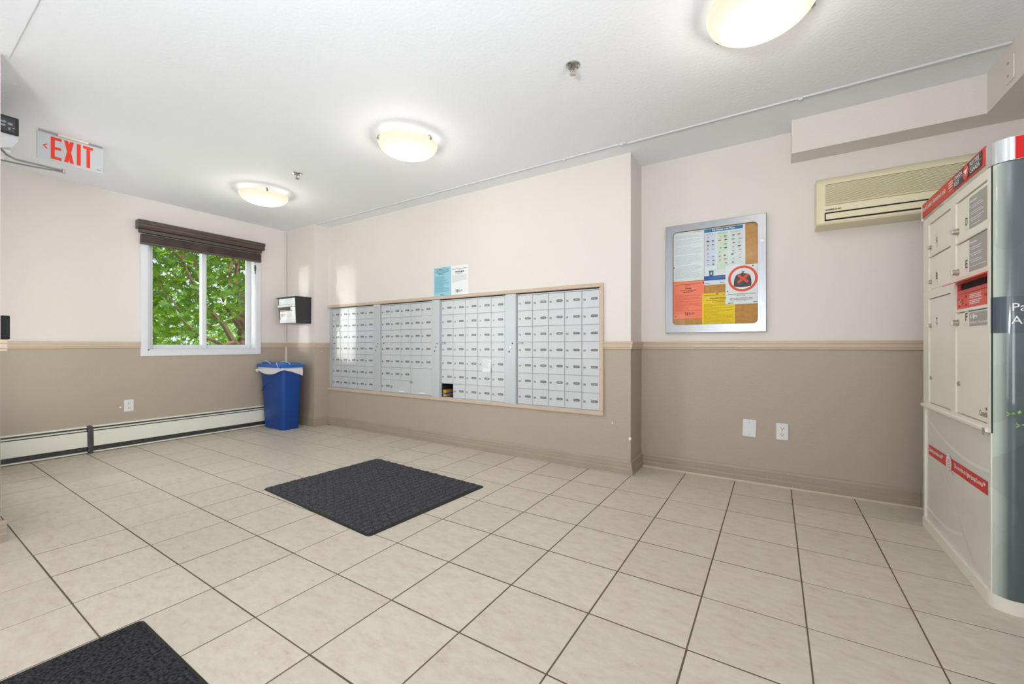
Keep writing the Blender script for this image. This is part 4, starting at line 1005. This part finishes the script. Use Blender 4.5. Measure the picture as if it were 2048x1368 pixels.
# the light these three bowls throw up on the ceiling and down into the room
for x, y in ((-4.10, 2.06), (-2.19, 2.08), (-.05, 2.03)):
    lamp('bulb', 'POINT', (x, y, ZC - .205), (0, 0, -1), 4.2, (1, .93, .82), shadow_soft_size=.05)
    for k in range(3):
        a = k * 2.094 + .6
        lamp('bulb', 'POINT', (x + .165 * math.cos(a), y + .165 * math.sin(a), ZC - .034), (0, 0, 1), .10, (1, .95, .88), shadow_soft_size=.012)
def sprinkler(x, y, label):
    t = thing('fire_sprinkler', label, 'sprinkler', (x, y, ZC), 'pendent fire sprinklers')
    g = MB(); g.lathe(x, y, [(.038, ZC), (.037, ZC - .005), (.030, ZC - .009), (.024, ZC - .006), (.020, ZC - .001)], 28); obj('escutcheon', g, 'chrome', t, smooth=True)
    g = MB(); g.lathe(x, y, [(.022, ZC - .001), (.011, ZC - .004), (.010, ZC - .018), (.004, ZC - .020), (.004, ZC - .040), (.0005, ZC - .042)], 14); obj('body', g, 'steel', t, smooth=True)
    for s_ in (-1, 1):
        g = MB(); g.tube([(x + s_ * .010, y, ZC - .012), (x + s_ * .017, y, ZC - .024), (x + s_ * .010, y, ZC - .038), (x, y, ZC - .043)], .0028, 6); obj('yoke_arm', g, 'chrome', t, smooth=True)
    g = MB(); g.lathe(x, y, [(.0005, ZC - .043), (.006, ZC - .043), (.018, ZC - .046), (.018, ZC - .048), (.0005, ZC - .047)], 18); obj('deflector', g, 'chrome', t)
sprinkler(-3.42, 1.99, 'chrome fire sprinkler beside the lamp nearest the window')
sprinkler(-.885, 1.99, 'chrome fire sprinkler nearest the camera, left of the largest lamp')

# ================================================================== EXIT SIGN
EX = -4.180
t = thing('exit_sign', 'white exit sign with red letters hanging from the ceiling at left', 'exit sign', (EX, .80, ZC))
g = MB(); g.bbox(EX - .018, EX, .637, .966, 2.243, 2.428, .003); pn = obj('panel', g, 'exit', t)
g = MB(); g.box(EX - .014, EX - .006, .645, .958, 2.428, ZC); obj('hanger', g, 'steel', t)
g = MB(); g.bbox(EX - .03, EX + .012, .732, .884, 2.428, ZC, .003); obj('canopy', g, 'ivory', t)
g = MB(); OX = (EX, 0, 0); S = .019
def q_(y0, y1, z0, z1): rect(g, y0, y1, z0, z1, OX, '+x', .0012)
zb, zt = 2.261, 2.412
q_(.700, .719, zb, zt); q_(.719, .751, zt - S, zt); q_(.719, .749, 2.329, 2.347); q_(.719, .751, zb, zb + S)
for a, b in (((.763, zt), (.811, zb)), ((.811, zt), (.763, zb))):
    s_ = 1 if a[0] < b[0] else -1
    flat(g, [(a[0], a[1]), (a[0] + s_ * .020, a[1]), (b[0], b[1]), (b[0] - s_ * .020, b[1])], OX, '+x', .0012 if s_ > 0 else .0014)
q_(.825, .845, zb, zt); q_(.874, .893, zb, zt - S); q_(.856, .908, zt - S, zt)
obj('lettering', g, 'exitred', pn)
g = MB(); flat(g, [(.662, 2.338), (.684, 2.357), (.684, 2.349), (.672, 2.338)], OX, '+x', .0012); flat(g, [(.662, 2.338), (.672, 2.338), (.684, 2.326), (.684, 2.318)], OX, '+x', .0012); obj('arrow', g, 'exitred', pn)
g = MB(); greek(g, .928, .948, 2.262, .004, OX, '+x'); obj('maker_mark', g, 'ink', pn)

# ================================================================== DOOR OPERATOR
t = thing('door_operator', 'white powered door operator with black end panel and grey arm at the left edge', 'door operator', (-4.3, YS, 2.2))
g = MB(); g.prism([(YS, 2.105), (YS + .05, 2.105), (YS + .095, 2.125), (YS + .116, 2.165), (YS + .119, 2.20), (YS + .119, 2.295), (YS, 2.295)], 'x', -4.75, -3.712); obj('housing', g, 'white', t)
g = MB(); g.bbox(-3.712, -3.700, YS, YS + .119, 2.194, 2.295, .003); ec = obj('end_panel', g, 'black', t)
g = MB(); g.bbox(-3.7005, -3.6975, YS + .028, YS + .105, 2.204, 2.282, .001); obj('control_plate', g, 'case', ec)
g = MB()
for y, z, a, b in ((.040, 2.258, .010, .006), (.062, 2.256, .011, .007), (.086, 2.250, .011, .008), (.060, 2.236, .010, .007), (.083, 2.222, .005, .008), (.098, 2.230, .006, .003)):
    flat(g, ell(a, b, YS + y, z, 10), (-3.6975, 0, 0), '+x', .0006)
obj('switches', g, 'icon_grey', ec)
g = MB(); g.bbox(-3.80, -3.712, YS, YS + .09, 2.085, 2.106, .004); obj('spindle_cover', g, 'white', t)
g = MB(); g.tube([(-3.72, YS + .03, 2.108), (-3.70, YS + .055, 2.096), (-3.70, YS + .075, 2.070), (-3.70, YS + .105, 2.056), (-3.70, YS + .298, 2.058)], .0062, 6); obj('arm', g, 'steel', t, smooth=True)
g = MB(); g.tube([(-3.70, YS + .300, 2.050), (-3.74, YS + .16, 2.048), (-3.80, YS - .02, 2.056)], .0048, 6); obj('link', g, 'steel', t, smooth=True)
g = MB(); g.cyl((-3.70, YS + .298), .008, 'z', 2.042, 2.068, 12); obj('pivot', g, 'steel', t)
t = thing('wall_box', 'small black wall box standing on the chair rail at the left edge', 'wall box', (-3.33, YS, 1.012))
g = MB(); g.bbox(-3.42, XS, YS, YS + .031, 1.0125, 1.132, .003); obj('housing', g, 'blackmatte', t)
g = MB(); g.box(-3.40, -3.28, YS + .031, YS + .032, 1.03, 1.115); obj('face', g, 'dark', t)

# ================================================================== FLOOR MATS
def mat_thing(label, corners, cm, pattern):
    """corners: far-left going round; raised carpet pads on a rubber backing"""
    c = [Vector((*p, 0)) for p in corners]; cen = sum(c, Vector()) / 4
    t = thing('floor_mat', label, 'floor mat', tuple(cen), 'entrance mats')
    U = c[1] - c[0]; V = c[3] - c[0]
    def P(a, b, z): p = c[0] + U * a + V * b + (c[2] - c[1] - c[3] + c[0]) * a * b; return (p.x, p.y, z)
    out = rr(0, 1, 0, 1, .018, 4)
    g = MB(); g.loft([[P(a, b, .0008) for a, b in out], [P(a, b, .004) for a, b in out], [P(.5 + (a - .5) * .992, .5 + (b - .5) * .992, .0062) for a, b in out]]); obj('backing', g, 'matedge', t)
    e = .011
    if pattern:
        nu, nv = 17, 25; m = MB(); ra = random.Random(5)       # rows run along V, each second row is staggered by half a pad
        S_ = lambda f_: e + (1 - 2 * e) * f_
        for j in range(nv):
            b0, b1 = S_(j / nv), S_((j + .72) / nv)
            cuts = [(i / nu, (i + .86) / nu) for i in range(nu)] if j % 2 == 0 else [(0, .40 / nu)] + [((i + .5) / nu, min(1, (i + 1.40) / nu)) for i in range(nu)]
            for f0, f1 in cuts:
                a0, a1 = S_(f0), S_(f1); z = .0125 + ra.uniform(-.0012, .0016); k = .16
                q = [(b0, a0), (b1, a0), (b1, a1), (b0, a1)]; ca, cb = (b0 + b1) / 2, (a0 + a1) / 2
                m.add([P(a, b, .0058) for a, b in q] + [P(ca + (a - ca) * (1 - k), cb + (b - cb) * (1 - k), z) for a, b in q], [(0, 1, 5, 4), (1, 2, 6, 5), (2, 3, 7, 6), (3, 0, 4, 7), (4, 5, 6, 7)])
        obj('carpet_pads', m, cm, t, origin=tuple(cen), kind='stuff')
    else:
        g = MB(); n = 60; m2 = 50; ra = random.Random(9)
        for i in range(n + 1):
            for j in range(m2 + 1): g.v.append(P(e + (1 - 2 * e) * i / n, e + (1 - 2 * e) * j / m2, .0082 + ra.uniform(-.0012, .0012)))
        for i in range(n):
            for j in range(m2): a = i * (m2 + 1) + j; g.f.append((a, a + m2 + 1, a + m2 + 2, a + 1)); g.m.append(0)
        obj('carpet_pile', g, cm, t, origin=tuple(cen), kind='stuff')
    return t
mat_thing('charcoal block-patterned mat lying in the middle of the floor', [(-2.937, 1.472), (-1.753, 1.394), (-1.695, 2.317), (-2.889, 2.392)], 'carpet', True)
mat_thing('black plain-pile mat cut off by the lower left edge', [(-1.905, -.42), (-.62, -.42), (-.62, .541), (-1.905, .541)], 'carpet2', False)

# ================================================================== PARCEL LOCKER
LX, LB, LY1, LY0 = .688, 1.235, 3.108, 2.246
t = thing('parcel_locker', 'tall parcel locker with red banner and lettered doors at the right edge', 'parcel locker', (.95, 2.70, 0))
def foot(e=0.0, r=.056, n=8):
    pts = [(LB, LY1 + e * .2), (LX - e, LY1 + e * .2)]
    cx, cy = LX + r, LY0 + r
    pts += [(cx - (r + e) * math.cos(a), cy - (r + e) * math.sin(a)) for a in [k * math.pi / 2 / n for k in range(n + 1)]]
    return pts + [(LB, LY0 - e)]
BR = .056; YE = LY0 + BR          # where the flat front ends and the rounded corner begins
g = MB(); g.prism(foot(.0035), 'z', .001, .052); obj('plinth', g, 'lockerc', t, smooth=True)
# body: back box + wrapped side skin
g = MB(); g.box(LX + .022, LB, YE - .03, LY1, .052, 1.656); obj('carcass', g, 'lockerc', t)
AK = [.30 + (math.pi / 2 - .30) * k / 12 for k in range(13)]
arc = [(LX + BR - BR * math.cos(a), LY0 + BR - BR * math.sin(a)) for a in AK]
def skin(z0, z1, e, x_end=LB):
    m = MB(); path = [(p[0] - e * math.cos(a), p[1] - e * math.sin(a)) for p, a in zip(arc, AK)] + [(x_end, LY0 - e)]
    n = len(path); m.v = [(x, y, z0) for x, y in path] + [(x, y, z1) for x, y in path]; m.f = [(k, k + 1, n + k + 1, n + k) for k in range(n - 1)]; m.m = [0] * (n - 1); return m
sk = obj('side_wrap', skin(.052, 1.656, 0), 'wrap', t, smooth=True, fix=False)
bd = obj('name_band', skin(1.028, 1.162, .0008), 'wrapband', sk, smooth=True, fix=False)
g = MB(); SO = (0, LY0 - .0008, 0)
text(g, 'Parcel Locker', (.7315, SO[1], 1.1075), '-y', .0290, None, .0); text(g, 'Armoire à colis', (.7285, SO[1], 1.0605), '-y', .0290, None, .0); obj('lettering', g, 'txtwhite', sk)
def sprig(x, z, L):
    g = MB(); so = (0, LY0, 0)
    flat(g, [(x, z - .001), (x + L, z + .002), (x + L, z + .005), (x, z + .001)], so, '-y', .0008, 1)
    rs_ = random.Random(int(x * 1000))
    for k in range(9):
        bx_ = x + L * k / 9 * .95; s_ = -1 if k % 2 else 1
        if k == 0:
            for a in (.5, -.6, 2.9): flat(g, [(bx_, z), (bx_ - .010 * math.cos(a) - .003, z + .012 * math.sin(a) + .003), (bx_ - .012 * math.cos(a), z + .012 * math.sin(a) - .004)], so, '-y', .0010, 0)
        else: flat(g, [(bx_, z), (bx_ + .007, z + s_ * .007), (bx_ + .004, z + s_ * .016), (bx_ - .003, z + s_ * .009)], so, '-y', .0010, 0 if rs_.random() < .5 else 1)
    return obj('printed_sprig', g, ['leafprint', 'stemprint'], sk)
sprig(.728, .733, .09); sprig(.752, .694, .08)
# cap
g = MB(); g.prism(foot(.002), 'z', 1.658, 1.742); cp = obj('cap', g, 'silver', t, smooth=True)
g = MB(); g.box(.7385, LB - .04, LY0 - .0045, LY0 - .001, 1.660, 1.740); obj('red_panel', g, 'bred', cp)
g = MB(); g.prism([(.720, LY0 - .0035), (.7255, LY0 - .0045), (.7255, LY0), (.720, LY0)], 'z', 1.658, 1.742); obj('rib', g, 'white', cp)
# front frame
F0, F1 = LX, LX + .022
g = MB()
g.box(F0, F1, 3.020, LY1, .658, 1.674); g.box(F0, F1, 2.288, 2.308, .658, 1.656); g.box(F0, F1, 2.636, 2.698, .680, 1.618)
g.box(F0, F1, 2.308, 3.020, 1.618, 1.676); g.box(F0, F1, 2.698, 3.020, 1.226, 1.270); g.box(F0, F1, 2.698, 3.020, 1.4435, 1.4485); g.box(F0, F1, 2.308, 2.636, 1.262, 1.275); g.box(F0, F1, 2.308, 2.636, 1.4315, 1.4365)
g.box(F0, F1, 2.308, 2.636, 1.128, 1.141); g.box(F0, F1, 2.308, 3.020, .666, .680)
obj('front_frame', g, 'lockerc', t)
g = MB(); g.box(F0 + .003, F1, YE - .024, 2.288, .652, 1.656); obj('corner_gap', g, 'dark', t)
g = MB(); g.bbox(F0 - .012, F1, 2.286, LY1 + .004, .652, .668, .003); obj('shelf_strip', g, 'lockerc', t)
def ldoor(y1, y0, z1, z0, letter, big, sticker=None):
    fx = LX + .005
    g = MB(); g.bbox(fx, LX + .020, y0 + .003, y1 - .003, z0 + .003, z1 - .003, .002); d = obj('door', g, 'lockerd', t)
    zc_ = {'A': 1.493, 'B': 1.313, 'C': 1.085, 'D': 1.489, 'E': 1.308, 'F': 1.083}[letter]
    g = MB(); r_ = .012 if big else .009; ky = y1 - (.014 if big else .022)
    g.cyl((ky, zc_), r_, 'x', fx - (.020 if big else .012), fx, 14); g.cyl((ky, zc_), r_ * 1.25, 'x', fx - .003, fx, 14); g.box(fx - (.025 if big else .016), fx - .012, ky - .002, ky + .002, zc_ - r_ * .8, zc_ + r_ * .8); obj('lock_knob', g, 'nickel', d)
    ly = y1 - (.113 if big else .114); g = MB(); g.box(fx - .0008, fx, ly - .018, ly + .022, zc_ - .012, zc_ + .052); obj('letter_plate', g, 'letter', d)
    g = MB(); text(g, letter, (fx - .0008, ly + .010, zc_ + .004), '-x', .034, .022, 0.0); obj('letter', g, 'ink', d)
    if letter in 'CF':
        g = MB(); g.cyl((y1 - .03 if letter == 'C' else y1 - .03, .813), .010, 'x', fx - .005, fx, 14); obj('key_cylinder', g, 'nickel', d)
    return d, fx
for a in ((3.020, 2.698, 1.618, 1.4485, 'A', False), (3.020, 2.698, 1.4435, 1.270, 'B', False), (3.020, 2.698, 1.226, .680, 'C', False)): ldoor(*a)
def stickers(d, fx, y1, y0, z1, z0, title, n):
    g = MB(); rect(g, -y1, -y0, z0, z1, (fx, 0, 0), '-x', .0010); obj('sticker', g, 'stick', d)
    if n:
        g = MB(); text(g, title, (fx, y1 - .010, z1 - .024), '-x', .010, .068, .03, lift=.0016)
        rs_ = random.Random(n); z = z1 - .042
        for k in range(4):
            flat(g, ell(.003, .003, -(y1 - .012), z + .002, 8), (fx, 0, 0), '-x', .0016)
            for q in range(2 if k < 3 else 1): greek(g, -(y1 - .022), -(y0 + .018), z - q * .008, .0028, (fx, 0, 0), '-x', rs_.uniform(.6, 1), .0016)
            z -= .026
        obj('sticker_print', g, 'txtwhite', d)
d, fx = ldoor(2.636, 2.308, 1.618, 1.4365, 'D', True); stickers(d, fx, 2.495, 2.312, 1.600, 1.470, 'Instructions', 3)
d, fx = ldoor(2.636, 2.308, 1.4315, 1.275, 'E', True); stickers(d, fx, 2.495, 2.312, 1.428, 1.290, 'Directives', 4)
d, fx = ldoor(2.636, 2.308, 1.128, .680, 'F', True); stickers(d, fx, 2.495, 2.312, 1.119, 1.062, '', 0)
g = MB(); text(g, 'Key Return | Retour de clé', (fx, 2.487, 1.073), '-x', .011, .168, .02, lift=.0016)
flat(g, ell(.007, .009, -2.478, 1.102, 12), (fx, 0, 0), '-x', .0016); flat(g, ell(.012, .011, -2.448, 1.102, 14), (fx, 0, 0), '-x', .0016); rect(g, -2.440, -2.414, 1.099, 1.105, (fx, 0, 0), '-x', .0016); rect(g, -2.422, -2.416, 1.093, 1.099, (fx, 0, 0), '-x', .0016)
obj('sticker_print', g, 'txtwhite', d)
g = MB(); text(g, 'Canada', (fx, 2.395, .704), '-x', .024, .074, .0); rect(g, -2.336, -2.332, .731, .742, (fx, 0, 0), '-x', .0012); rect(g, -2.330, -2.322, .732, .742, (fx, 0, 0), '-x', .0012); obj('wordmark', g, 'ink', d)
# return slot
g = MB(); fx = LX + .004
g.box(fx, fx + .012, 2.311, 2.633, 1.143, 1.205); g.box(fx, fx + .012, 2.311, 2.633, 1.207, 1.222); g.box(fx, fx + .012, 2.311, 2.321, 1.222, 1.260); g.box(fx, fx + .012, 2.623, 2.633, 1.222, 1.260); g.box(fx, fx + .012, 2.321, 2.623, 1.252, 1.260)
rs = obj('return_slot', g, 'rred2', t, label='red return slot with hood')
g = MB(); g.box(fx + .010, fx + .016, 2.32, 2.624, 1.222, 1.254); obj('opening', g, 'dark', rs)
g = MB(); g.prism([(fx + .002, 1.266), (fx - .046, 1.247), (fx - .046, 1.251), (fx + .002, 1.271)], 'y', 2.304, 2.640); obj('hood', g, 'rred2', rs)
g = MB()
for k in range(6): greek(g, -2.490, -2.372, 1.192 - k * .0068 - (.004 if k > 2 else 0), .0036, (fx, 0, 0), '-x', (1, .95, 1, 1, .9, .85)[k])
obj('print_lines', g, 'txtwhite', rs)
g = MB(); g.cyl((2.572, 1.170), .011, 'x', fx - .006, fx, 14); g.cyl((2.572, 1.170), .006, 'x', fx - .009, fx - .006, 10); obj('key_cylinder', g, 'chrome', rs)
for y, z in ((2.604, 1.182), (2.604, 1.155), (2.528, 1.190), (2.528, 1.156), (2.336, 1.180)):
    g = MB(); g.cyl((y, z), .005, 'x', fx - .003, fx, 10); obj('rivet', g, 'rred', rs)
# banner
fx = LX - .004
g = MB(); g.box(fx, LX + .022, 2.318, LY1 + .010, 1.674, 1.748); g.box(fx + .003, LX + .022, 2.30, 2.318, 1.660, 1.742); bn = obj('banner', g, 'rred', t)
g = MB(); g.box(fx - .002, LX + .02, LY1 + .004, LY1 + .014, 1.660, 1.750); obj('banner_end', g, 'lockerc', bn)
g = MB(); text(g, 'Parcel Locker | Armoire à colis', (fx, 3.100, 1.7045), '-x', .024, .355, .015); obj('lettering', g, 'txtwhite', bn)
g = MB()
for k in range(3): rect(g, -2.705, -2.652, 1.728 - k * .011, 1.733 - k * .011, (fx, 0, 0), '-x', .001)
greek(g, -2.705, -2.660, 1.693, .003, (fx, 0, 0), '-x'); obj('stripes', g, 'txtwhite', bn)
g = MB(); rect(g, -2.640, -2.340, 1.683, 1.742, (fx, 0, 0), '-x', .001); obj('logo_panel', g, 'navy', bn)
g = MB(); text(g, 'CANADA', (fx, 2.630, 1.719), '-x', .017, .093, .02, lift=.002); text(g, 'POST', (fx, 2.630, 1.691), '-x', .017, .058, .02, lift=.002)
text(g, 'POSTES', (fx, 2.455, 1.719), '-x', .017, .093, .02, lift=.002); text(g, 'CANADA', (fx, 2.455, 1.691), '-x', .017, .098, .02, lift=.002)
rect(g, -2.638, -2.525, 1.712, 1.7135, (fx, 0, 0), '-x', .002); rect(g, -2.465, -2.342, 1.712, 1.7135, (fx, 0, 0), '-x', .002); obj('logo_lettering', g, 'txtwhite', bn)
g = MB(); flat(g, ell(.030, .031, -2.497, 1.7125, 28), (fx, 0, 0), '-x', .0022); obj('logo_disc', g, 'rred2', bn)
g = MB(); flat(g, [(-2.520, 1.722), (-2.474, 1.7235), (-2.502, 1.694), (-2.4985, 1.7065), (-2.508, 1.7115)], (fx, 0, 0), '-x', .0028); obj('logo_wing', g, 'txtwhite', bn)
# lower panel
fx = LX + .006
g = MB(); g.box(LX, LX + .022, 3.083, LY1, .052, .652); g.box(LX + .0015, LX + .022, YE - .022, 2.2898, .052, .652); obj('lower_stile', g, 'lockerc', t)
g = MB(); g.box(fx, LX + .022, 2.290, 3.084, .052, .652); lp = obj('lower_panel', g, 'lowpanel', t, label='printed pale grey lower panel')
def arcband(pts, wd, m_, lift=.0008):
    g = MB(); u, v, n = FACE['-x']; n_ = len(pts)
    vs_ = []
    for k, (a, b) in enumerate(pts):
        w_ = wd[k] if isinstance(wd, list) else wd
        a2, b2 = pts[min(k + 1, n_ - 1)]; a1, b1 = pts[max(k - 1, 0)]; dx, dz = a2 - a1, b2 - b1; l_ = math.hypot(dx, dz) or 1
        for s_ in (-1, 1): vs_.append(Vector((fx, 0, 0)) + u * (-a - s_ * w_ * dz / l_ * -1 * -1) + v * (b + s_ * w_ * dx / l_ * -1 * -1) + n * lift)
    g.add(vs_, [(2 * k, 2 * k + 1, 2 * k + 3, 2 * k + 2) for k in range(n_ - 1)])
    return obj('printed_swoosh', g, m_, lp, fix=False)
arcband([(3.075 - .77 * k / 14, .600 - .115 * math.sin(k / 14 * 1.9) ** .9 + .012 * (k / 14) ** 2) for k in range(15)], .007, 'swoosh')
arcband([(3.075 - .60 * k / 14, .590 - .50 * (k / 14) ** .92) for k in range(15)], [.006 + .010 * k / 14 for k in range(15)], 'swoosh')
arcband([(3.078 - .36 * k / 10, .54 - .34 * (k / 10)) for k in range(11)], .006, 'swoosh')
arcband([(3.075 - .50 * k / 12, .118 - .012 * math.sin(k / 12 * 2) + .13 * max(0, (k / 12 - .45)) ** 1.6) for k in range(13)], .008, 'swoosh')
g = MB(); rect(g, -3.038, -2.322, .405, .458, (fx, 0, 0), '-x', .0014); rb = obj('slogan_band', g, 'bred', lp)
g = MB(); text(g, 'Delivering the online world™', (fx, 3.024, .427), '-x', .019, .205, .025, lift=.002); obj('lettering', g, 'txtwhite', lp); g = MB(); text(g, "Du monde en ligne jusqu’à vous™", (fx, 2.665, .427), '-x', .019, .325, .025, lift=.002); obj('lettering', g, 'txtwhite', lp)
g = MB(); flat(g, ell(.038, .041, -2.738, .430, 30), (fx, 0, 0), '-x', .0024); flat(g, [(-2.716, .398), (-2.700, .396), (-2.696, .378), (-2.712, .382)], (fx, 0, 0), '-x', .0024); obj('slogan_disc', g, 'txtwhite', lp)
g = MB(); 
for k in range(4): rect(g, -2.754 + (k % 2) * .004, -2.722 - (k % 3) * .004, .410 + k * .011, .4125 + k * .011, (fx, 0, 0), '-x', .003)
for a in (-2.748, -2.738, -2.728): rect(g, a, a + .002, .408, .448, (fx, 0, 0), '-x', .003)
uu, vv, nn = FACE['-x']
vs_ = [Vector((fx, 0, 0)) + uu * (-2.738 + r * math.cos(2 * math.pi * k / 30)) + vv * (.430 + r * 1.07 * math.sin(2 * math.pi * k / 30)) + nn * .003 for r in (.032, .034) for k in range(30)]
g.add(vs_, [(k, (k + 1) % 30, 30 + (k + 1) % 30, 30 + k) for k in range(30)]); obj('slogan_emblem', g, 'rred', lp)
g = MB(); rect(g, -2.312, -2.291, .640, .668, (LX - .012, 0, 0), '-x', .001); obj('rating_plate', g, 'icon_grey', t)
